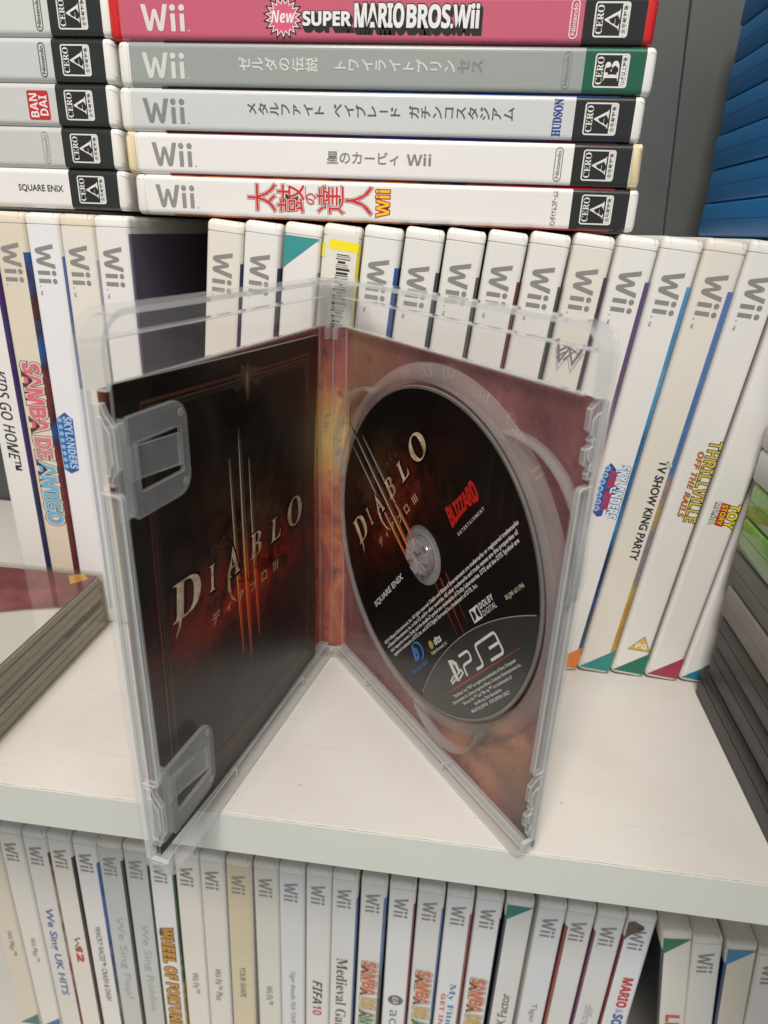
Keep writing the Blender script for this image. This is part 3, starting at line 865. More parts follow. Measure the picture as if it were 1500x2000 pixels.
low = [
 dict(label='bottom row case at the left picture edge, tan spine with play title', paper=BEIGE, shell=CREAM, items=[T_('Wii Play™', 92, 116)], extra=ex_tri_low((0.03, 0.16, 0.14))),
 dict(label='bottom row cream case with blue foot triangle and play title', paper=CREAM, items=[T_('Wii Play™', 95, 118)], extra=ex_tri_low((0.03, 0.12, 0.36))),
 dict(label='bottom row case with big blue singing title', paper=(0.68, 0.65, 0.62), items=[T_('We Sing UK HITS', 64, 148, -3.4, 3.0, (0.05, 0.13, 0.34), off=0.02)], art=[MAROON, (0.3, 0.05, 0.05), (0.5, 0.4, 0.3), MAROON], art_side=1, sl=0.2),
 dict(label='bottom row case with red twelve emblem on its spine', paper=CREAM, extra=ex_w12, art=[(0.06, 0.02, 0.02), (0.05, 0.03, 0.02), (0.10, 0.06, 0.03), (0.04, 0.02, 0.02)], art_side=1, sl=1.0),
 dict(label='bottom row white case with long racing title in small black capitals', paper=(0.73, 0.71, 0.70), items=[T_('WACKY RACES™: CRASH & DASH', 74, 146, -1.6, 2.2, off=0.01)], art=[(0.3, 0.2, 0.08), (0.04, 0.08, 0.05), NAVY, (0.05, 0.14, 0.40)], art_side=1, sl=1.2),
 dict(label='bottom row grey case with faded title, left of the overhanging corner', paper=LGREY, shell=CREAM, items=[T_('We Sing Pop!', 62, 140, -3, 3, (0.36, 0.38, 0.36))], art=[(0.06, 0.06, 0.03), (0.05, 0.05, 0.05)], art_side=1, sl=0.8),
 dict(label='bottom row grey case with faded title, under the overhanging corner', paper=LGREY, shell=CREAM, items=[T_('We Sing Robbie', 66, 150, -3, 3, (0.36, 0.38, 0.36))], art=[(0.04, 0.03, 0.03), (0.05, 0.04, 0.03)], art_side=1, sl=0.6),
 dict(label='bottom row white case with chunky golden wheel title', paper=(0.72, 0.71, 0.71), items=[('WHEEL OF FORTUNE', 'down', -4.0, 4.0, 28, 125, (0.55, 0.26, 0.02), dict(st='sb', off=0.03, outline=((0.09, (0.12, 0.06, 0.02)),)))], art=[(0.02, 0.03, 0.02), (0.5, 0.4, 0.05), (0.02, 0.10, 0.05), (0.02, 0.10, 0.06)], art_side=1, sl=0.5),
 dict(label='bottom row cream case with short fitness title, right of the golden one', paper=CREAM, items=[T_('Wii Fit™', 104, 124)]),
 dict(label='bottom row cream case with fitness plus title', paper=(0.68, 0.65, 0.60), items=[T_('Wii Fit™ Plus', 97, 128)]),
 dict(label='bottom row yellowed case with body-shape title', paper=(0.60, 0.53, 0.36), shell=CREAM, items=[T_('YOUR SHAPE', 91, 120, -1.6, 2.2)]),
 dict(label='bottom row pale case with short fitness title, right of the yellowed case', paper=(0.63, 0.63, 0.57), shell=CREAM, items=[T_('Wii Fit™', 106, 124)]),
 dict(label='bottom row bluish white case with thin slanted golf title', paper=(0.64, 0.66, 0.68), items=[T_('Tiger Woods PGA TOUR™ 10', 88, 150, -2, 2, (0.16, 0.16, 0.17), st='si')]),
 dict(label='bottom row case with bold black football title and red number', paper=CW, items=[T_('FIFA', 94, 116, -2.8, 3.0, (0.03, 0.03, 0.03), st='sbi'), T_('10', 117.5, 127, -2.8, 3.0, (0.50, 0.03, 0.03), st='sbi')]),
 dict(label='bottom row case with old-style olive serif title', paper=CW, items=[T_('Medieval Games', 70, 150, -3.4, 3.2, (0.06, 0.06, 0.02), st='rb')], art=[(0.3, 0.25, 0.05), (0.12, 0.18, 0.35), (0.10, 0.22, 0.5)], art_side=1, sl=0.6),
 dict(label='bottom row case with party lettering, right of the serif title', paper=CW, extra=samba_l(69), art=[(0.4, 0.25, 0.04), (0.20, 0.08, 0.04), (0.10, 0.07, 0.05), (0.12, 0.2, 0.45)], art_side=1, sl=1.5),
 dict(label='bottom row case with round dark badge and thin active title', paper=COOL, extra=ex_ea, art=[(0.25, 0.02, 0.02), (0.3, 0.03, 0.03)], art_side=1, sl=0.7),
 dict(label='bottom row case with party lettering, between the badge and blue-title cases', paper=CW, extra=samba_l(70), art=[NAVY, (0.05, 0.15, 0.3), (0.08, 0.2, 0.5)], art_side=1, sl=0.9),
 dict(label='bottom row case with blue fitness title and red subtitle', paper=COOL, items=[T_('My Fitness Coach', 77, 165, -1.0, 3.6, (0.02, 0.18, 0.42), st='rb'), T_('GET IN SHAPE', 87, 150, -4.4, -1.8, (0.6, 0.09, 0.04), st='sb')], art=[(0.3, 0.03, 0.03), (0.36, 0.05, 0.04)], art_side=1, sl=1.2),
 dict(label='bottom row case with party lettering, left of the teal-topped case', paper=COOL, extra=samba_l(70), art=[(0.02, 0.02, 0.03), (0.03, 0.03, 0.05)], art_side=1, sl=0.8),
 dict(label='bottom row case with teal top triangle and title reading upwards', paper=CW, wii=None, extra=ex_tri_top((0.01, 0.20, 0.16)), items=[('X Factor', 'up', -2.4, 3.0, 81.5, 112, LD, dict(off=0.01))], art=[NAVY, (0.03, 0.03, 0.05)], art_side=-1, sl=1.2),
 dict(label='bottom row bluish white case with slim golf title, right of the teal top', paper=(0.66, 0.68, 0.71), items=[T_('Tiger Woods', 84, 130, -2, 2, (0.16, 0.16, 0.17))], art=[(0.05, 0.03, 0.03)]*2, art_side=1, sl=0.4),
 dict(label='bottom row case beside a rust-orange cover sliver, dark badge below', paper=CW, extra=ex_ea2, art=[(0.45, 0.20, 0.03), (0.38, 0.10, 0.04), (0.28, 0.07, 0.06)], art_side=-1, sl=1.6),
 dict(label='bottom row case with pink script title', paper=CW, items=[T_('different', 78, 104, -2.5, 2.6, (0.42, 0.36, 0.40), shear=0.2), T_('!?', 98, 112, -3.6, 2.2, (0.55, 0.16, 0.30), st='sb')], art=[(0.16, 0.04, 0.12), (0.2, 0.06, 0.14)], art_side=-1, sl=0.7),
 dict(label='bottom row white case with torn brown patch at its top', paper=(0.70, 0.72, 0.76), extra=ex_chip, items=[T_('MARIO', 50, 76, -1.8, 4.0, (0.50, 0.03, 0.03), st='sb', off=0.03), T_('&', 77.5, 81, -1.2, 3, (0.3, 0.3, 0.32), st='sb'), T_('SONIC', 82, 108, -1.8, 4.0, (0.03, 0.10, 0.32), st='sb', off=0.03)], art=[(0.03, 0.02, 0.02), (0.02, 0.08, 0.25), (0.2, 0.03, 0.03), (0.3, 0.05, 0.05)], art_side=-1, sl=0.5),
]
for i, sp in enumerate(low):
    sp = dict(sp)
    th = math.radians(1.3 if i < 11 else (0.7 if i < 16 else 0.25))
    loc = place_lean(lt[i], 14.7, th, YL+rnd.uniform(-.5, .5), zb=ZB)
    case(sp.pop('label'), loc, th, T=14.7, group=G3, seed=60+i, **sp)
low2 = [
 dict(label='bottom row case with green top triangle and orange title, right of the gap', paper=CREAM, shell=CREAM, wii=None, extra=ex_tri_top((0.015, 0.17, 0.09)), items=[T_("LET'S TAP", 66, 120, -3.4, 4.2, (0.55, 0.10, 0.03), st='sb', off=0.03)], art=[(0.012, 0.014, 0.02), (0.014, 0.018, 0.03)], art_side=-1, sl=0.8),  # near-black cover side: shade of the gap put into the sheet's colour
 dict(label='bottom row plain white case right of the green triangle', paper=(0.70, 0.69, 0.66), shell=CREAM, art=[NAVY, (0.02, 0.05, 0.12)], art_side=1, sl=0.3),
 dict(label='bottom row beige case with blue triangle at its top', paper=BEIGE, shell=CREAM, wii=None, extra=ex_tri_top((0.02, 0.20, 0.42)), items=[T_('3D MAXX', 72, 98, -2, 2, LD)], art=[NAVY, (0.02, 0.05, 0.14)], art_side=-1, sl=0.9),
 dict(label='bottom row case cut by the right picture edge', paper=CREAM, shell=CREAM),
]
for i, sp in enumerate(low2):
    sp = dict(sp)
    th = math.radians([-8.5, -8.0, -7.0, -6.5][i])
    loc = place_lean([140.9, 155.8, 172.2, 187.6][i], 14.7, th, YL-5.5-0.8*i, zb=ZB)
    case(sp.pop('label'), loc, th, T=14.7, group=G3, seed=90+i, **sp)

# ================================================================== plain cases lying with their long side towards -x
def flat_case(label, x0, y1, zb, W_, L_, T, col, group, rough=0.4, mat=None, seam=0.5, rz=0.0):
    e = thing('game_case', label, 'game case', (x0, y1, zb), (0, 0, rz), group)
    m = mat or shell_mat(col, 0.12 if max(col) > 0.15 else 0.015)
    mb = MB()
    zs = T*seam
    rings = []
    for z, i in [(0, 1.6), (0.5, 0.5), (1.4, 0), (zs-0.16, 0), (zs-0.15, 0.3), (zs+0.1, 0.3), (zs+0.12, 0.12), (T-1.4, 0.12), (T-0.5, 0.6), (T, 1.7)]:
        rings.append([(x, y, z) for x, y in rr(i, W_-i, -L_+i, -i, 4.0)])
    mb.loft(rings, m)
    mb.build('shell', e, smooth=True)
    mb = MB()       # printed sheet on the lid
    mb.box(6, W_-8, -L_+4, -6, T+0.02, T+0.12, art_mat([tuple(c*0.5 for c in col), tuple(min(1, c*1.5) for c in col)], int(zb) % 17))
    mb.build('cover_sheet', e)
    return e
def green_mat():
    t = NT('green_tinted_plastic')
    t.xyz()
    n = t.noise(38, 5, 0.65, t.stretch(1, 0.35, 1.4), 1.2)
    c = t.ramp(n, [(0.30, (0.06, 0.20, 0.015)), (0.5, (0.13, 0.32, 0.03)), (0.62, (0.30, 0.44, 0.14)), (0.8, (0.40, 0.50, 0.22))])
    return t.done(t.bsdf(c, 0.22, 0.5, coat=0.4, coat_r=0.08))
GT = 'cases of the side tower at the right edge'
z = 0.0
tw = [('black lying case at the foot of the right side tower', 15.0, (0.016, 0.015, 0.014), 101.5, None, 0.60),
      ('dark grey-brown lying case, second from the bottom of the side tower', 14.9, (0.024, 0.022, 0.020), 96.0, None, 0.58),
      ('dark lying case directly under the pale grey one in the side tower', 14.2, (0.032, 0.029, 0.026), 96.8, None, 0.55),
      ('pale grey lying case above the dark cases of the side tower', 14.4, (0.20, 0.185, 0.165), 98.4, None, 0.45),
      ('scratched grey lying case just below the green ones', 14.9, (0.11, 0.10, 0.09), 101.0, None, 0.5),
      ('yellow-green translucent lying case, lower of the two green ones', 14.6, (0.2, 0.3, 0.08), 100.0, 'g', 0.55),
      ('bright green translucent lying case, upper of the two green ones', 14.6, (0.1, 0.26, 0.03), 100.6, 'g', 0.5),
      ('pale grey-white lying case resting on the green ones', 13.6, (0.60, 0.61, 0.59), 102.2, None, 0.5),
      ('pale grey-white lying case topmost of the side tower at the picture edge', 13.6, (0.62, 0.63, 0.61), 101.6, None, 0.5)]
GM = green_mat()
for k, (lb, T, c, ye, mm, sm) in enumerate(tw):
    flat_case(lb, 131.5+[0, .6, .2, 0, .4, .2, .5, .2, 0, .4, .2, .1, .3][k], ye, z, 135, 190, T-0.15, c, GT, mat=GM if mm else None, seam=sm)
    z += T
GB = 'blue cases stacked at the upper right'
bl = ['lowest blue lying case of the upper right stack, resting on upright case tops', 'second blue lying case from the bottom of the upper right stack', 'third blue lying case from the bottom of the upper right stack',
      'fourth blue lying case of the upper right stack, halfway up', 'fifth blue lying case up in the upper right stack', 'sixth blue lying case up, near the picture top', 'seventh blue lying case, at the top right picture corner']
for k, lb in enumerate(bl):
    flat_case(lb, 125.6+[0, .3, -.2, .2, 0, .3, .1, .2][k]+k*0.35, 216+k*1.3+[0, -1.2, .8, -.6, .4, -.5, .5, 0][k], 191.2+14.8*k, 135, 172, 14.7, (0.001, 0.135, 0.37), GB, seam=0.5)

# ================================================================== clear jewel cases at the left
JM = clear_mat('clear_styrene', 0.05, (0.95, 0.95, 0.92), (0.50, 0.48, 0.42), 0.06, 1.0)
def jewel_art(mm):
    t = NT('sleeve_print')
    o = t.xyz()
    n = t.noise(45, 5, 0.65); n2 = t.noise(700, 3, 0.6)
    f = t.M('ADD', o[1], t.M('ADD', t.M('MULTIPLY', n, 0.010), t.M('MULTIPLY', o[0], -0.30)))
    top = t.ramp(n, [(0.3, (0.07, 0.010, 0.018)), (0.5, (0.19, 0.035, 0.055)), (0.7, (0.40, 0.10, 0.11))])
    low_ = t.mix(n2, (0.62, 0.60, 0.60), (0.74, 0.72, 0.72))
    return t.done(t.bsdf(t.mix(t.step(f, mm-0.002, mm+0.002), low_, top), 0.35, 0.5))
def tray_mat():
    t = NT('grey_tray')
    o = t.xyz()
    n = t.noise(60, 3, 0.5)
    return t.done(t.bsdf(t.mix(n, (0.25, 0.24, 0.21), (0.33, 0.32, 0.28)), 0.35, 0.5))
TRM = tray_mat()
GJ = 'clear disc boxes stacked at the left'
for k, lb in enumerate(['clear disc box lying at the bottom of the left pair', 'clear disc box with red and white sleeve, on top at the left']):
    e = thing('disc_box', lb, 'disc box', (-151.2, 104.3, 15.3*k), (0, 0, 0.0), GJ)
    Tj = 15.1
    mb = MB()
    for z0, z1, i in ((0, 1.2, 0), (Tj-1.2, Tj, 0)):
        mb.loft([[(x, y, zz) for x, y in rr(-142+i, -i, -125+i, -i, 1.0)] for zz in (z0, z1)], JM)
    mb.box(-0.9, -0.05, -124.5, -0.6, 1.25, Tj-1.25, JM)
    mb.box(-141.5, -1.0, -0.95, -0.1, 1.25, Tj-1.25, JM)
    mb.build('lid', e, bevel=0.2)
    mb = MB()
    mb.box(-140, -1.4, -123, -1.4, 1.4, 4.4, TRM)
    mb.box(-139, -1.9, -123, -2.0, 4.4, 6.4, TRM)
    mb.box(-140, -1.5, -123, -1.4, 6.4, 8.6, TRM)
    mb.box(-139, -2.1, -123, -2.0, 8.6, 9.8, ink((0.12, 0.11, 0.095)))
    mb.box(-140, -1.5, -123, -1.4, 9.8, 12.6, TRM)
    mb.build('tray', e, bevel=0.15)
    mb = MB()
    mb.box(-139, -2.0, -122, -2.2, Tj-1.75, Tj-1.45, jewel_art(-0.028))
    if k == 1:
        c = [(-15.2, -4.0), (-9.4, 1.4-2.2), (-4.2, -5.6), (-10.0, -11.4)]
        c = [(x-0.0, y-0.6) for x, y in c]
        mb.add([(x, y, Tj-1.40) for x, y in c], [(0, 3, 2, 1)], art_mat([(0.7, 0.42, 0.05), (0.75, 0.25, 0.03), (0.6, 0.08, 0.03)], 5, 260))
    mb.build('sleeve_sheet', e)

# ================================================================== the open clear case
HX, HY = -37.38, 104.0
AL, AR = 4.51246, 5.383847
W_, HP = 133.8, 171.0
PM1 = clear_mat('cloudy_panel', 0.05, (0.99, 0.99, 0.99), (0.72, 0.73, 0.73), 0.08, 0.8)
PM2 = clear_mat('cloudy_wall', 0.22, (0.985, 0.985, 0.985), (0.72, 0.74, 0.74), 0.08, 1.1)
PM3 = clear_mat('cloudy_rib', 0.23, (0.98, 0.985, 0.985), (0.68, 0.71, 0.72), 0.10, 1.1)
PM4 = clear_mat('cloudy_edge', 0.55, (0.99, 0.99, 0.99), (0.90, 0.92, 0.92), 0.10, 1.1)
oc = thing('open_game_case', 'open cloudy clear game case standing like a book on the shelf', 'game case', (HX, HY, 0.0))
class Leaf:
    rimh = 6.9
    """maps leaf coordinates (u from the hinge, n inwards, v up) to mesh coordinates of a part parented to a turned pivot"""
    def __init__(s, ang, side, dx):
        s.rot = ang; s.sg = 1 if side == 'L' else -1; s.dx = dx
    def place(s, o):
        o.parent = oc
        o.location = (s.dx*S, 0, 0)
        o.rotation_euler = (0, 0, s.rot)
        return o
def lprism(mb, lf, outline, n0, n1, m, hole=None):
    """outline in (u, v), extruded along n"""
    f = lf.sg
    k = len(outline)
    if hole is None:
        mb.loft([[(u, f*n, v) for u, v in outline] for n in (n0, n1)], m)
    else:
        rings = [[(u, f*n0, v) for u, v in outline], [(u, f*n1, v) for u, v in outline], [(u, f*n1, v) for u, v in hole], [(u, f*n0, v) for u, v in hole], [(u, f*n0, v) for u, v in outline]]
        mb.loft(rings, m, cap=False)
def lbox(mb, lf, u0, u1, n0, n1, v0, v1, m):
    a, b = sorted((lf.sg*n0, lf.sg*n1))
    mb.box(u0, u1, a, b, v0, v1, m)
RC = (0.5, 7.0, 9.0, 0.5)
def build_leaf(lf, name):
    mb = MB()
    out = rr(0.6, W_, 0, HP, RC, 8)
    lprism(mb, lf, out, 0, 1.0, PM1)
    # outer rim on three sides
    path = rr(0.6, W_, 0, HP, RC, 8)
    inn = rr(2.0, W_-1.5, 1.5, HP-1.5, (0.5, 5.6, 7.6, 0.5), 8)
    o = mb
    f = lf.sg
    # rim wall quads, leaving the hinge side open
    n = len(path)
    rim = MB()
    def wall2(p, q):
        return p[0] < 1.2 and q[0] < 1.2
    hh = lf.rimh
    def ht(p):
        return 2.6 if (p[0] > W_-0.4 and 8 < p[1] < HP-10) else hh
    # the straight near side is split so that the low stretch has square ends
    pts = []
    for i in range(n):
        j = (i+1) % n
        pts.append((path[i], inn[i]))
        if path[i][0] > W_-0.4 and path[j][0] > W_-0.4 and abs(path[i][1]-path[j][1]) > 50:
            for v, q in ((9.0, 0), (9.05, 0), (154.0, 0), (154.05, 0)):
                pts.append(((path[i][0], v), (inn[i][0], v)))
    n = len(pts)
    def hgt(p):
        return 2.6 if (p[0] > W_-0.4 and 9.02 < p[1] < 154.02) else hh
    for i in range(n):
        j = (i+1) % n
        p, q, pi_, qi = pts[i][0], pts[j][0], pts[i][1], pts[j][1]
        if wall2(p, q): continue
        hp, hq = hgt(p), hgt(q)
        for a, b, c_, d in (((p, 1.0), (q, 1.0), (q, hq), (p, hp)), ((p, hp), (q, hq), (qi, hq), (pi_, hp)), ((pi_, hp), (qi, hq), (qi, 1.0), (pi_, 1.0))):
            rim.add([(z_[0], f*k_, z_[1]) for z_, k_ in (a, b, c_, d)], [(0, 1, 2, 3)], PM4 if a[1] == d[1] == hp or hp < 3 else PM2)
    base = mb.build('panel', None, smooth=True, bevel=0.2)
    lf.place(base)
    r_ = rim.build('rim', None, smooth=True)
    r_.parent = base
    return base
LL, LR = Leaf(AL, 'L', -6), Leaf(AR, 'R', 6)
LL.rimh, LR.rimh = 8.2, 6.4
def named(o, nm):
    o.name = nm
    return o
lid = named(build_leaf(LL, 'L'), 'lid_leaf')
tray = named(build_leaf(LR, 'R'), 'disc_leaf')
def rib_part(lf, base, nm, fn, bevel=0.2, smooth=False):
    mb = MB()
    fn(mb)
    o = mb.build(nm, base, bevel=bevel, smooth=smooth, edge_m=PM4)
    return o
# --- inner ribs of both leaves
for lf, base in ((LL, lid), (LR, tray)):
    for nm, args in (('rib', (2.2, W_-8, 1.02, 2.6, 152.6, 153.5, PM3)), ('ledge', (2.2, W_-1.7, 1.02, 4.6, 164.0, 164.5, PM2)), ('rib', (2.2, W_-1.7, 1.02, 5.4, 4.6, 5.3, PM3)),
                     ('tab', (30, 30.8, 1.02, 5.8, 1.6, 4.5, PM2)), ('tab', (88, 88.8, 1.02, 5.8, 1.6, 4.5, PM2))):
        rib_part(lf, base, nm, lambda mb: lbox(mb, lf, *args))
def nprism(mb, lf, outline, u0, u1, m, hole=None):
    """outline in (n, v), extruded along u"""
    f = lf.sg
    if hole is None:
        mb.loft([[(u, f*nn, v) for nn, v in outline] for u in (u0, u1)], m)
    else:
        mb.loft([[(u, f*nn, v) for nn, v in o_] for u, o_ in ((u0, outline), (u1, outline), (u1, hole), (u0, hole), (u0, outline))], m, cap=False)
def edge_panel(lf, v0, v1, hh):
    def f(mb):
        nprism(mb, lf, rr(2.7, hh, v0, v1, (0.3, 1.6, 1.6, 0.3), 5), 131.9, W_+0.05, PM3, rr(3.3, hh-0.8, v0+0.8, v1-0.8, (0.2, 0.9, 0.9, 0.2), 5))
        nprism(mb, lf, rr(3.35, hh-0.85, v0+0.85, v1-0.85, (0.2, 0.85, 0.85, 0.2), 5), 132.3, 132.8, PM3)
    return f
rib_part(LL, lid, 'edge_panel', edge_panel(LL, 39, 129.5, 8.6)); rib_part(LR, tray, 'edge_panel', edge_panel(LR, 37.5, 131.5, 7.2))
def latch(lf, pr, u0=131.6):
    def f(mb):
        nprism(mb, lf, pr, u0, 133.3, PM3)
        c = (sum(p[0] for p in pr)/len(pr), sum(p[1] for p in pr)/len(pr))
        nprism(mb, lf, [(c[0]+(p[0]-c[0])*0.62, c[1]+(p[1]-c[1])*0.72) for p in pr], 133.32, 133.7, PM2)
    return f
def lat(v0, v1, hh):
    h = v1-v0
    return [(2.7, v0), (6.2, v0), (6.6, v0+h*.12), (hh, v0+h*.24), (hh, v0+h*.74), (6.4, v0+h*.88), (5.6, v1), (2.7, v1)]
rib_part(LL, lid, 'latch', latch(LL, lat(131, 151, 8.4))); rib_part(LL, lid, 'latch', latch(LL, lat(15, 37.5, 8.4)))
def lat_r(v0, v1):
    h = v1-v0
    return [(2.7, v0), (4.6, v0), (5.0, v0+h*.08), (4.2, v0+h*.14), (6.8, v0+h*.22), (6.9, v0+h*.40), (4.8, v0+h*.44), (5.8, v0+h*.50), (4.6, v0+h*.56), (7.0, v0+h*.64), (7.0, v0+h*.88), (5.0, v0+h*.96), (2.7, v1)]
rib_part(LR, tray, 'latch', latch(LR, lat_r(133, 154))); rib_part(LR, tray, 'latch', latch(LR, lat_r(11, 36)))
# --- booklet clips: a rounded plate with a window and a springy tongue bent down onto the booklet
def clip(v0, v1):
    def f(mb):
        n0, n1 = 6.0, 7.2
        h = v1-v0
        wv0, wv1 = v0+h*0.25, v1-h*0.27
        out = rr(103.6, 127.2, v0, v1, (5.5, 0.8, 0.8, 5.5), 6)
        win = rr(106.6, 124.4, wv0, wv1, (0.8, 0.6, 0.6, 0.8), 6)
        lprism(mb, LL, out, n0, n1, PM3, win)
        # arm back to the edge wall
        lprism(mb, LL, rr(127.25, 131.8, v0+1.0, v1-1.0, 0.5, 3), 5.4, 6.6, PM2)
        lbox(mb, LL, 126.4, 127.2, 4.2, 5.95, v0+0.6, v1-0.6, PM3)
        for vv in (v0+3.4, v1-3.4):
            lprism(mb, LL, [(106.4+1.1*math.cos(q*PI/6), vv+1.1*math.sin(q*PI/6)) for q in range(12)], 7.22, 7.34, PM2)
    return f
def tongue(v0, v1):
    def f(mb):
        h = v1-v0
        a, b = v0+h*0.32, v1-h*0.34
        us = [(106.9, 6.9), (112, 5.9), (118, 4.7), (123.6, 3.9)]
        sg = LL.sg
        mb.loft([[(u, sg*nn, a), (u, sg*nn, b), (u, sg*(nn-0.9), b), (u, sg*(nn-0.9), a)] for u, nn in us], PM3)
    return f
for va, vb in ((120.5, 146.5), (14.0, 40.5)):
    c_ = rib_part(LL, lid, 'clip', clip(va, vb), 0.25)
    rib_part(LL, c_, 'tongue', tongue(va, vb), 0.1)

# --- spine between the two leaves
def spine(mb):
    mb.box(-5.4, 5.4, -0.9, 0.0, 0.0, HP, PM1)
    for x in (-5.9, 5.1):
        mb.box(x, x+0.8, -2.2, -0.6, 1.0, 152, PM2)
    mb.box(-0.3, 0.3, -1.3, -0.95, 4, 152, PM3)
mb = MB(); spine(mb)
sp_o = mb.build('spine', oc, bevel=0.15)
for x0, x1 in ((-8.6, -0.4), (0.4, 8.6)):
    mb = MB()
    mb.loft([[(x, y, zz) for x, y in rr(x0, x1, -7.6, -1.4, 1.6)] for zz in (HP-1.2, HP)], PM2)
    mb.loft([[(x, y, zz) for x, y in rr(x0+.2, x1-.2, -4.2, -1.2, 1.2)] for zz in (152.9, HP-1.2)], PM2)
    xm = x1-2.2 if x1 < 0 else x0+0.2
    mb.box(xm, xm+2.0, -6.8, -2.0, 148.5, 152.9, PM3)
    mb.build('hinge_end', sp_o, bevel=0.2)
    mb = MB()
    mb.loft([[(x, y, zz) for x, y in rr(x0, x1, -7.6, -1.4, 1.6)] for zz in (0.0, 2.0)], PM2)
    mb.build('hinge_foot', sp_o, bevel=0.2)

# --- printed wrap behind the plastic
def wrap_mat():
    t = NT('wrap_print')
    o = t.xyz()
    x, zc = o[0], o[2]
    mp = t.stretch(1, 1, 0.8)
    n = t.noise(26, 6, 0.62, mp, 0.8); n2 = t.noise(130, 4, 0.6); n3 = t.noise(11, 3, 0.5)
    base = t.ramp(n, [(0.30, (0.06, 0.012, 0.014)), (0.46, (0.17, 0.040, 0.046)), (0.60, (0.25, 0.075, 0.078)), (0.8, (0.32, 0.12, 0.10))])
    gold = t.M('MULTIPLY', t.gauss(x, 0.004, 0.030), t.step(zc, 0.075, 0.15))
    base = t.mix(t.M('MULTIPLY', gold, 0.55), base, (0.42, 0.22, 0.07))
    am = t.M('MULTIPLY', t.M('MULTIPLY', t.gauss(x, 0.098, 0.030), t.gauss(zc, 0.030, 0.020)), t.step(n, 0.40, 0.58))
    base = t.mix(t.M('MULTIPLY', am, 1.0), base, (0.72, 0.27, 0.055))
    dk = t.M('MULTIPLY', t.step(n3, 0.5, 0.62), t.step(zc, 0.075, 0.0))
    base = t.mix(t.M('MULTIPLY', dk, 0.75), base, (0.018, 0.012, 0.012))
    n4 = t.noise(420, 3, 0.6)
    base = t.mix(t.M('MULTIPLY', t.step(n2, 0.56, 0.70), 0.55), base, (0.035, 0.010, 0.010))
    base = t.mix(t.M('MULTIPLY', t.step(n4, 0.45, 0.75), 0.16), base, (0.36, 0.17, 0.12))
    return t.done(t.bsdf(base, 0.45, 0.3))
def spine_mat_():
    t = NT('wrap_spine_print')
    o = t.xyz()
    zc = o[2]
    n = t.noise(60, 6, 0.65, t.stretch(1.0, 1, 0.6), 1.2); n2 = t.noise(200, 4, 0.6)
    a = t.ramp(n, [(0.30, (0.16, 0.02, 0.015)), (0.47, (0.42, 0.07, 0.03)), (0.6, (0.62, 0.20, 0.04)), (0.75, (0.66, 0.34, 0.10))])
    a = t.mix(t.gauss(zc, 0.107, 0.016), a, (0.66, 0.42, 0.12))
    a = t.mix(t.M('MULTIPLY', t.step(zc, 0.128, 0.142), 0.8), a, (0.34, 0.06, 0.05))
    a = t.mix(t.M('MULTIPLY', t.step(n2, 0.55, 0.66), 0.7), a, (0.07, 0.03, 0.06))
    return t.done(t.bsdf(a, 0.45, 0.3))
WM, SPM = wrap_mat(), spine_mat_()
mb = MB()
lbox(mb, LL, 0.8, 127.0, -0.45, -0.2, 3.0, 152.4, SPM)
o = mb.build('paper_wrap', None); LL.place(o)
mb = MB()
lbox(mb, LR, 0.8, 132.0, -0.45, -0.2, 2.0, 152.4, WM)
gm = ink((0.40, 0.20, 0.085))
words = [('№', 112), ('53', 100), ('(◎)', 88), ('sad', 74), ('Cap', 58), ('II', 45)]
for s, a in words:
    a = math.radians(a)
    g = text2(s, '' if '◎' in s or '№' in s else 'rb', res=2)
    a0, a1, b0, b1 = bbox(g)
    k = 6.0
    cu, cv = 66+64*math.cos(a), 82+64*math.sin(a)
    ux, uy = math.sin(a), -math.cos(a)
    vs = []
    for (p, q) in g[0]:
        px, py = (p-(a0+a1)/2)*k, (q-b0)*k-1.5
        vs.append((cu+ux*px+math.cos(a)*py, LR.sg*-0.17, cv+uy*px+math.sin(a)*py))
    mb.add(vs, g[1], gm)
o = mb.build('paper_wrap', None); LR.place(o)
mb = MB()
mb.box(-6.9, 6.9, 0.5, 0.7, 2.0, 152.4, SPM)
mb.build('paper_wrap', oc)

# --- disc seat in the right leaf
DU, DV = 66.1, 82.2
def lathe(mb, lf, prof_, m, n=96, a0=0.0, a1=2*PI, cu=DU, cv=DV):
    closed = abs(a1-a0-2*PI) < 1e-6
    cnt = n if closed else n+1
    vs = []
    for i in range(cnt):
        a = a0+(a1-a0)*i/n
        for r_, nn in prof_:
            vs.append((cu+r_*math.cos(a), lf.sg*nn, cv+r_*math.sin(a)))
    k = len(prof_)
    fs = []
    for i in range(n):
        j = (i+1) % cnt
        for q in range(k-1):
            fs.append((i*k+q, j*k+q, j*k+q+1, i*k+q+1))
    mb.add(vs, fs, m)
mb = MB()
lathe(mb, LR, [(61.0, 1.05), (61.3, 4.6), (62.0, 5.3), (63.2, 5.3), (64.8, 4.6), (66.6, 2.6), (67.4, 1.05)], PM2)
for ca, rad, off in ((33, 30, 46), (-72, 22, 52), (150, 26, 49)):
    c0 = math.radians(ca)
    cu, cv = DU+off*math.cos(c0), DV+off*math.sin(c0)
    # finger recess: low curved wall bulging past the ring
    lathe(mb, LR, [(rad-0.5, 1.05), (rad-0.4, 4.8), (rad+0.4, 4.8), (rad+0.6, 1.05)], PM3, 40, c0-1.15, c0+1.15, cu, cv)
mb.build('disc_seat', tray, smooth=True)
mb = MB()
lathe(mb, LR, [(11.2, 1.05), (11.0, 3.4), (9.2, 3.9), (7.1, 3.9), (6.9, 6.2), (6.2, 6.9), (3.0, 6.9), (2.6, 5.6), (0.02, 5.6)], PM3, 48)
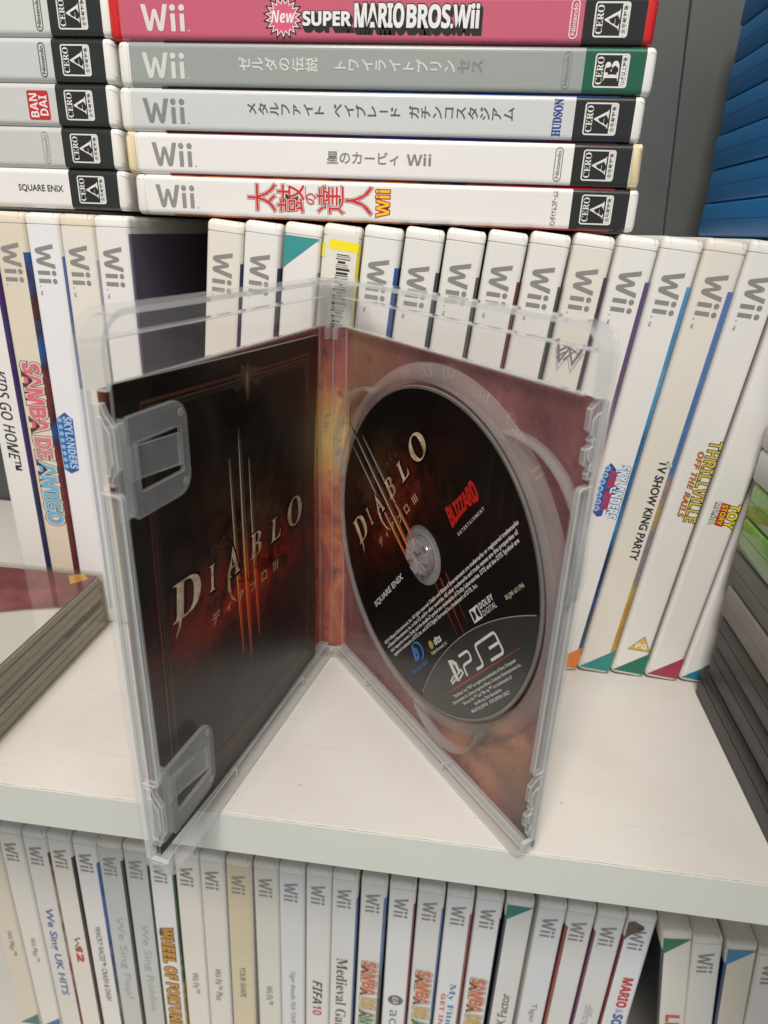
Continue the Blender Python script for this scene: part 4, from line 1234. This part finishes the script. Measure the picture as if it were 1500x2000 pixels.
for q in range(6):
    a = q*PI/3+0.3
    p = [(DU+6.2*math.cos(a+d)*s_, DV+6.2*math.sin(a+d)*s_) for d, s_ in ((-.36, .35), (-.30, 1.05), (.30, 1.05), (.36, .35))]
    lprism(mb, LR, p, 6.95, 7.9, PM3)
mb.build('hub', tray, smooth=True)

# ================================================================== the disc
dn_x, dn_y = math.cos(AR), math.sin(AR)
nn_ = (math.sin(AR), -math.cos(AR))            # interior normal of the right leaf
dcx = HX+6+dn_x*DU+nn_[0]*4.1; dcy = HY+dn_y*DU+nn_[1]*4.1
PHI = math.radians(50.5)
dsc = bpy.data.objects.new('game_disc', None)
COL.objects.link(dsc)
dsc.location = (dcx*S, dcy*S, DV*S)
R1 = Matrix.Rotation(AR, 3, 'Z') @ Matrix.Rotation(-PHI, 3, 'Y')
dsc.rotation_euler = R1.to_euler()
tag(dsc, 'black printed game disc seated in the right half of the open case', 'disc')
# disc local: x right, z up, printed face towards -y
def ringm(mb, r0, r1, y, m, n=96):
    vs = []
    for i in range(n):
        a = 2*PI*i/n
        vs += [(r0*math.cos(a), y, r0*math.sin(a)), (r1*math.cos(a), y, r1*math.sin(a))]
    mb.add(vs, [(2*i, 2*i+1, (2*i+3) % (2*n), (2*i+2) % (2*n)) for i in range(n)], m)
def print_mat(cx, cz, kx, kz, sm, rs=0.8, ct=0.08, cr=0.15):
    """near-black print with smoke and a dull red glow behind the title"""
    t = NT('dark_print')
    o = t.xyz()
    x, zc = o[0], o[2]
    n = t.noise(34, 6, 0.62, None, 0.5); n2 = t.noise(85, 5, 0.65, None, 1.0)
    base = t.mix(t.M('MULTIPLY', t.step(n, 0.35, 0.75), sm), (0.0055, 0.0042, 0.004), (0.034, 0.026, 0.021))
    red = t.M('MULTIPLY', t.M('MULTIPLY', t.gauss(x, cx, kx), t.gauss(zc, cz-0.012*kz/0.012, kz)), t.step(n2, 0.30, 0.68))
    base = t.mix(t.M('MULTIPLY', red, rs), base, (0.34, 0.026, 0.008))
    br = t.M('MULTIPLY', t.M('MULTIPLY', t.gauss(x, cx, kx*0.7), t.gauss(zc, cz+0.010*kz/0.012, kz*0.9)), t.step(n2, 0.32, 0.72))
    base = t.mix(t.M('MULTIPLY', br, 0.55), base, (0.12, 0.055, 0.022))
    return t.done(t.bsdf(base, 0.30, 0.3, coat=ct, coat_r=cr))
def gold_mat():
    t = NT('bone_gold_print')
    t.xyz()
    n = t.noise(240, 4, 0.65)
    c = t.ramp(n, [(0.25, (0.20, 0.10, 0.04)), (0.45, (0.42, 0.28, 0.16)), (0.62, (0.58, 0.46, 0.34)), (0.8, (0.66, 0.60, 0.52))])
    return t.done(t.bsdf(c, 0.35, 0.5))
def claw_mat(z0, z1):
    t = NT('blade_print')
    o = t.xyz()
    f = t.M('DIVIDE', t.M('SUBTRACT', o[2], z0), z1-z0)
    c = t.ramp(f, [(0.0, (0.05, 0.006, 0.004)), (0.14, (0.28, 0.022, 0.010)), (0.36, (0.55, 0.05, 0.012)), (0.47, (0.36, 0.09, 0.03)), (0.60, (0.10, 0.065, 0.038)), (0.88, (0.055, 0.042, 0.034)), (1.0, (0.012, 0.010, 0.009))])
    return t.done(t.bsdf(c, 0.35, 0.5))
def claw_core(z0, z1):
    t = NT('blade_edge_print')
    o = t.xyz()
    f = t.M('DIVIDE', t.M('SUBTRACT', o[2], z0), z1-z0)
    c = t.ramp(f, [(0.0, (0.25, 0.02, 0.008)), (0.3, (0.72, 0.17, 0.04)), (0.5, (0.75, 0.42, 0.16)), (0.65, (0.62, 0.52, 0.42)), (0.9, (0.50, 0.45, 0.40)), (1.0, (0.06, 0.05, 0.045))])
    return t.done(t.bsdf(c, 0.35, 0.5))
GOLD = gold_mat()
def title(mb, sx, sz, x0, z0, y, cm, cc):
    """slashed title: letters in a box 100 wide, three vertical blades through it"""
    X = lambda a: x0+a*sx
    Z = lambda b: z0+b*sz
    dk = ink((0.004, 0.003, 0.003))
    # blades
    for cx, top, bot, lean, wd in ((40.5, 41, -33, -3.6, 3.0), (47.0, 50, -40, -3.0, 3.8), (54.0, 38, -32, -3.2, 3.0)):
        n = 14
        path, wds, w2 = [], [], []
        for i in range(n+1):
            q = i/n
            zz = top+(bot-top)*q
            path.append((X(cx+lean*(q-0.5)*-1.2), Z(zz)))
            k = math.sin(PI*min(1, max(0, q*0.96+0.02)))**0.6
            wds.append(max(0.05, wd*sx*k)); w2.append(max(0.03, wd*0.22*sx*k))
        lay(mb, strip2(path, wds), cm, y)
        off = wd*sx*0.22
        lay(mb, strip2([(p[0]-off, p[1]) for p in path], w2), cc, y-0.012)
    # letters
    let = [('D', 0, 16.5, -0.5, 11.5), ('I', 21.5, 25.5, 0.8, 9.6), ('A', 33.6, 42.4, 0.4, 10.8), ('B', 50.5, 60.0, 0.8, 9.8), ('L', 68.2, 78.0, 0.8, 9.6), ('O', 85.0, 100.5, 0.0, 12.0)]
    for ch, a, b, c, d in let:
        g = text2(ch, 'rb', 0.0, 0.10 if ch in 'DIBL' else 0.0, 4)
        lay(mb, fit(text2(ch, 'rb', 0.06, 0.10 if ch in 'DIBL' else 0.0, 4), X(a)+0.3*sx, X(b)+0.3*sx, Z(c)-0.3*sz, Z(d)-0.3*sz, 'flat', g), dk, y-0.022)
        lay(mb, fit(g, X(a), X(b), Z(c), Z(d)), GOLD, y-0.034)
    # long curved left leg of the A and the thorn of the D
    lay(mb, strip2([(X(36.6), Z(6)), (X(34.4), Z(2)), (X(34.0), Z(-3)), (X(35.6), Z(-7)), (X(38.8), Z(-10))], [1.2*sx, 1.9*sx, 1.8*sx, 1.2*sx, .15*sx]), GOLD, y-0.046)
    lay(mb, strip2([(X(4.0), Z(0.4)), (X(3.2), Z(-2.6)), (X(0.6), Z(-5.6))], [1.9*sx, 1.2*sx, .1*sx]), GOLD, y-0.046)
    # curls above and below the letters
    cl = ink((0.10, 0.055, 0.028)); cd = ink((0.010, 0.004, 0.003))
    r2 = random.Random(11)
    for q in range(9):
        cx, cz = 26+q*6.0+r2.uniform(-1, 1), 12.5+r2.uniform(0, 6)*(1-abs(q-4)/6)
        lay(mb, strip2([(X(cx+2.2*math.cos(a*0.8+q)*(1-a*0.10)), Z(cz+2.2*math.sin(a*0.8+q)*(1-a*0.10))) for a in range(8)], [0.5*sx]*7+[0.08]), cl, y-0.006-0.001*q)
        cx, cz = 24+q*6.3+r2.uniform(-1, 1), -2.5-r2.uniform(0, 4)
        lay(mb, strip2([(X(cx+2.2*math.cos(a*0.8-q)*(1-a*0.10)), Z(cz+2.0*math.sin(a*0.8-q)*(1-a*0.10))) for a in range(8)], [0.55*sx]*7+[0.08]), cd, y-0.014-0.001*q)
    jp = [('デ', 24.5, 1.15), ('ィ', 33.2, 0.8), ('ア', 42.2, 1), ('ブ', 52.0, 1), ('ロ', 61.5, 1), ('Ⅲ', 72.0, 1)]
    for ch, a, k in jp:
        g = text2(ch, '', 0.01)
        lay(mb, fit(g, X(a-2.3*k), X(a+2.3*k), Z(-9.6-1.9*k), Z(-9.6+1.9*k)), ink((0.50, 0.33, 0.18)), y-0.05)

mb = MB()
vs = MB()
ringm(mb, 11.0, 58.9, -0.62, print_mat(-0.006, 0.031, 0.030, 0.010, 0.12, 0.5, 0.35, 0.04), 128)
cmd, ccd = claw_mat(-0.034, 0.062), claw_core(-0.034, 0.062)
title(mb, 0.70, 0.80, -40.0, 25.2, -0.66, cmd, ccd)
# lower blade ends continue past the fine print
for x, a, b, wd in ((0.0, -11, -34, 0.9), (4.2, -11, -36, 1.1), (8.6, -11, -31, 0.9)):
    lay(mb, strip2([(x, a), (x-0.6, (a+b)/2), (x-1.0, b)], [wd, wd*0.7, 0.05]), ink((0.20, 0.02, 0.012)), -0.65)
WI = ink((0.62, 0.62, 0.60))
def DT(s, x0, x1, z0, z1, m=WI, st='', off=0.0, y=-0.70, res=2, sp=1.0, ref=None):
    lay(mb, fit(text2(s, st, off, 0, res, sp), x0, x1, z0, z1), m, y)
for k, (s, x1) in enumerate([('©2014 Blizzard Entertainment, Inc. All rights reserved. Diablo and Blizzard Entertainment are trademarks or registered trademarks', 52.8),
        ('of Blizzard Entertainment, Inc. in the U.S. and/or other countries. All other trademarks and trade names are the properties of', 50.8),
        ('their respective owners. Dolby and the double-D symbol are trademarks of Dolby Laboratories. DTS and the DTS Symbol are', 49.5),
        ('registered trademarks of DTS, Inc. and DTS Digital Surround is a trademark of DTS, Inc.', 22.0)]):
    DT(s, -53.2+1.2*k, x1, -16.2-2.15*k, -14.3-2.15*k, off=0.022)
DT('SQUARE ENIX', -48.4, -18.6, -1.2, 1.6, off=0.02)
# studio logo: bold red, taller in the middle
rm = ink((0.44, 0.016, 0.010))
g = text2('BLIZZARD', 'sb', 0.03, 0, 3, 0.86)
a0, a1, b0, b1 = bbox(g)
vs = []
for (p, q) in g[0]:
    u, v = (p-a0)/(a1-a0), (q-b0)/(b1-b0)
    hh = 8.2-2.6*math.sin(PI*u)
    vs.append((23.6+u*19.2+0.8*(v-0.5), 2.2+(v-0.5)*hh*0.92))
lay(mb, (vs, g[1]), rm, -0.70)
DT('ENTERTAINMENT', 24.4, 42.0, -5.0, -3.9, off=0.01, sp=1.6)
bm_ = ink((0.035, 0.16, 0.48))
lay(mb, strip2([(-31.2+4.6*math.cos(t), -26.6+3.6*math.sin(t)) for t in [1.9-0.22*q for q in range(17)]], [0.1+1.0*math.sin(PI*q/16) for q in range(17)]), bm_, -0.70)
DT('b', -35.2, -30.2, -29.4, -23.2, bm_, 'sbi', 0.03)
DT('Blu-ray Disc', -41.0, -26.2, -33.0, -30.9, bm_, 'si', 0.02)
DT('dts', -16.8, -11.4, -29.0, -26.2, WI, 'sb', 0.02)
lay(mb, disc2(-19.6, -27.7, 1.6, 18), ink((0.40, 0.26, 0.05)), -0.69)
DT('Digital Surround | 5.1', -21.6, -9.0, -31.4, -29.9, WI, '', 0.01)
lay(mb, poly2(rr(11.6, 17.4, -31.2, -26.6, 0.2)), WI, -0.69)
for sgn, xx in ((1, 12.2), (-1, 16.8)):
    lay(mb, poly2([(xx, -30.7)]+[(xx+sgn*2.0*math.cos(t), -28.9+1.8*math.sin(t)) for t in [-PI/2+PI*q/10 for q in range(11)]]+[(xx, -27.1)]), ink(BLACK), -0.70)
DT('DOLBY', 18.2, 26.6, -28.7, -26.6, WI, 'sb'); DT('DIGITAL', 18.2, 26.6, -31.2, -29.3, WI)
DT('BLJM 61196', 32.2, 42.6, -31.8, -29.9, ink((0.40, 0.40, 0.28)), '', 0.02)
# grey foot field above the arc
arc = [(x, -136+math.sqrt(104**2-(x-1)**2)) for x in [-39.5+q*81.0/40 for q in range(41)]]
def clipr(x, zz, r=58.7):
    d = math.hypot(x, zz)
    return (x*r/d, zz*r/d) if d > r else (x, zz)
arc = [clipr(*p) for p in arc]
th0, th1 = math.atan2(arc[-1][1], arc[-1][0]), math.atan2(arc[0][1], arc[0][0])
bot = [(58.7*math.cos(th0+(th1-th0)*q/30), 58.7*math.sin(th0+(th1-th0)*q/30)) for q in range(31)]
lay(mb, poly2(arc+bot), label_mat((0.024, 0.023, 0.022), 0.05, 0.3), -0.67)
lay(mb, strip2(arc, 0.28), ink((0.30, 0.27, 0.22)), -0.69)
lay(mb, strip2([(-26, -45.6), (-10, -45.5), (28.5, -45.4)], [0.1, 0.55, 0.1]), ink((0.45, 0.03, 0.02)), -0.70)
# console mark and name drawn as strokes
lay(mb, poly2([(-13.3, -43.6), (-11.3, -44.3), (-11.3, -38.0), (-10.2, -38.6), (-10.0, -41.3), (-8.4, -41.0), (-8.4, -38.2), (-10.4, -36.6), (-13.3, -36.0)]), WI, -0.70)
lay(mb, strip2([(-13.6, -41.6), (-16.6, -42.6), (-16.4, -43.6), (-13.6, -43.0)], 0.75), WI, -0.70)
lay(mb, strip2([(-10.9, -43.6), (-7.2, -42.4), (-7.6, -41.2), (-10.9, -41.9)], 0.75), WI, -0.70)
for pts in ([(-5.4, -44.2), (-5.4, -40.4), (1.2, -40.4), (1.2, -37.0), (-5.6, -37.0)], [(1.4, -44.0), (6.2, -44.0), (6.2, -37.0), (11.0, -37.0)], [(11.2, -37.0), (19.4, -37.0), (19.4, -44.0), (11.2, -44.0)]):
    lay(mb, strip2(fillet(pts, 1.3, 5), 0.95), WI, -0.70)
lay(mb, strip2([(13.0, -40.5), (18.9, -40.5)], 0.95), WI, -0.72)
for k, (s, a, b) in enumerate([('"PlayStation" and "PS3" are registered trademarks of Sony Computer', -19.5, 23.2), ('Entertainment Inc. Library programs ©Sony Computer Entertainment Inc.', -21.5, 24.6), ('"Blu-ray Disc™" and "Blu-ray™" are trademarks of', -15.6, 17.6), ('the Blu-ray Disc Association.', -8.6, 9.8), ('MADE IN JAPAN   FOR JAPAN ONLY', -12.4, 13.2)]):
    DT(s, a, b, -48.6-1.85*k, -47.1-1.85*k, off=0.01)
mb.build('printed_label', dsc)
mb = MB()
sil = NT('silver_edge'); sil.xyz()
SIL = sil.done(sil.bsdf(sil.mix(sil.noise(80, 2, 0.5), (0.14, 0.14, 0.13), (0.24, 0.23, 0.21)), 0.22, 0.5, metal=0.4))
def lathe2(prof_, m, n=128):
    vs = []
    k = len(prof_)
    for i in range(n):
        a = 2*PI*i/n
        for r_, y in prof_:
            vs.append((r_*math.cos(a), y, r_*math.sin(a)))
    fs = [(i*k+q, ((i+1) % n)*k+q, ((i+1) % n)*k+q+1, i*k+q+1) for i in range(n) for q in range(k-1)]
    mb.add(vs, fs, m)
lathe2([(58.9, -0.61), (59.7, -0.58), (60.0, -0.3), (60.0, 0.3), (59.7, 0.6), (11.0, 0.6), (11.0, -0.61)], SIL)
mb.build('rim', dsc, smooth=True)
mb = MB()
lathe2([(11.0, -0.58), (9.6, -0.60), (9.4, -0.4), (7.5, -0.55), (7.5, 0.55), (11.0, 0.55)], PM2, 64)
mb.build('clear_centre', dsc, smooth=True)

# ================================================================== the booklet
nl = (-math.sin(AL), math.cos(AL))
U0, V0, N0 = 129.6, 6.0, 1.35
bx_ = HX-6+math.cos(AL)*U0+nl[0]*N0; by_ = HY+math.sin(AL)*U0+nl[1]*N0
bk = bpy.data.objects.new('booklet', None)
COL.objects.link(bk)
bk.location = (bx_*S, by_*S, V0*S)
bk.rotation_euler = (Matrix.Rotation(AL+PI, 3, 'Z') @ Matrix.Rotation(math.radians(1.6), 3, 'Y')).to_euler()
tag(bk, 'dark manual booklet tucked under the clips of the left half', 'booklet')
BW, BH = 116.6, 147.6
def bow(x, z):       # how far the page stands off, mm (towards -y)
    return 1.5+1.0*math.sin(PI*min(1, max(0, x/BW)))+0.7*math.sin(2.2*PI*z/BH+0.6)*((x/BW)**2)
def bend_piece(g, y):
    return [(a, -bow(a, b)+y, b) for a, b in g[0]]
mb = MB()
NX, NZ = 24, 28
def page(yf, m):
    vs = [(BW*i/NX, yf(BW*i/NX, BH*j/NZ), BH*j/NZ) for j in range(NZ+1) for i in range(NX+1)]
    fs = [(j*(NX+1)+i, j*(NX+1)+i+1, (j+1)*(NX+1)+i+1, (j+1)*(NX+1)+i) for j in range(NZ) for i in range(NX)]
    return vs, fs, m
BKM = print_mat(0.0575, 0.083, 0.042, 0.014, 0.8, 1.0, 0.10, 0.2)
mb.add(*page(lambda x, z_: -bow(x, z_), BKM))
mb.build('front_cover', bk, smooth=True)
mb = MB()
pm = ink((0.55, 0.52, 0.46), 0.6)
for k in range(4):
    vs, fs, m_ = page(lambda x, z_: -bow(x, z_)*(1-0.16*(k+1))+0.12*(k+1), pm if k < 3 else ink((0.03, 0.025, 0.022)))
    mb.add(vs, fs, m_)
mb.build('pages', bk, smooth=True)
class Bent(MB):
    """2D art that follows the bow of the cover"""
    pass
mb = MB()
art = MB()
title(art, 0.88, 1.0, 14.6, 75.6, 0.0, claw_mat(0.034, 0.127), claw_core(0.034, 0.127))
# frame lines
FL = ink((0.075, 0.022, 0.015)); FD = ink((0.022, 0.014, 0.011)); FH = ink((0.075, 0.045, 0.035))
fx0, fx1, fz0, fz1 = 9.0, 107.5, 10.5, 141.5
def dens(p, q, n=20):
    return [(p[0]+(q[0]-p[0])*i/n, p[1]+(q[1]-p[1])*i/n) for i in range(n+1)]
for d, wd, m_, yy in ((0, 1.0, FL, -0.02), (1.4, 0.5, FH, -0.02), (2.6, 1.4, FD, -0.02)):
    for p, q in (((fx0+d, fz0+d), (fx0+d, fz1-d)), ((fx0+d, fz1-d), (fx1-d, fz1-d)), ((fx1-d, fz1-d), (fx1-d, fz0+d)), ((fx1-d, fz0+d), (fx0+d, fz0+d))):
        lay(art, strip2(dens(p, q), wd), m_, yy-0.004*d)
# carved ornaments
OM = ink((0.075, 0.042, 0.026)); OD = ink((0.035, 0.022, 0.016)); OH = ink((0.20, 0.12, 0.06))
cx, cz = 60.0, 140.6
for k in range(11):
    a = PI*(0.08+0.84*k/10)
    r_ = 6.6+1.2*math.sin(k*1.9)
    lay(art, strip2([(cx, cz-1.0), (cx+r_*0.6*math.cos(a), cz-1+r_*0.55*math.sin(a)), (cx+r_*math.cos(a), cz-1+r_*0.8*math.sin(a))], [1.0, 1.7, 0.1]), OM if k % 2 else OD, -0.04-0.003*k)
lay(art, poly2([(cx-2.6, cz+0.5), (cx-1.6, cz-4.6), (cx, cz-8.4), (cx+1.6, cz-4.6), (cx+2.6, cz+0.5), (cx, cz+3.2)]), OM, -0.09)
lay(art, poly2([(cx-0.8, cz-0.2), (cx, cz-5.4), (cx+0.8, cz-0.2), (cx, cz+1.6)]), OH, -0.10)
for sgn in (-1, 1):
    lay(art, strip2([(cx+sgn*2.5, cz-1), (cx+sgn*6, cz-3.2), (cx+sgn*9.5, cz-1.8), (cx+sgn*11.5, cz+0.2)], [2.0, 1.8, 1.0, 0.1]), OD, -0.08)
for (ax, az, sx_, sz_) in ((fx1, fz1, -1, -1), (fx1, fz0, -1, 1)):
    for k in range(4):
        lay(art, strip2([(ax+sx_*1.0, az+sz_*(1+3*k)), (ax+sx_*(3.5-0.5*k), az+sz_*(2.5+3*k)), (ax+sx_*(6.5-1.4*k), az+sz_*(6+3*k))], [1.2, 1.0, 0.1]), OM if k % 2 else OD, -0.05-0.003*k)
# bend the art onto the cover
art.v = [(x, -bow(x, zz)+y-0.05, zz) for x, y, zz in art.v]
art.build('cover_print', bk)
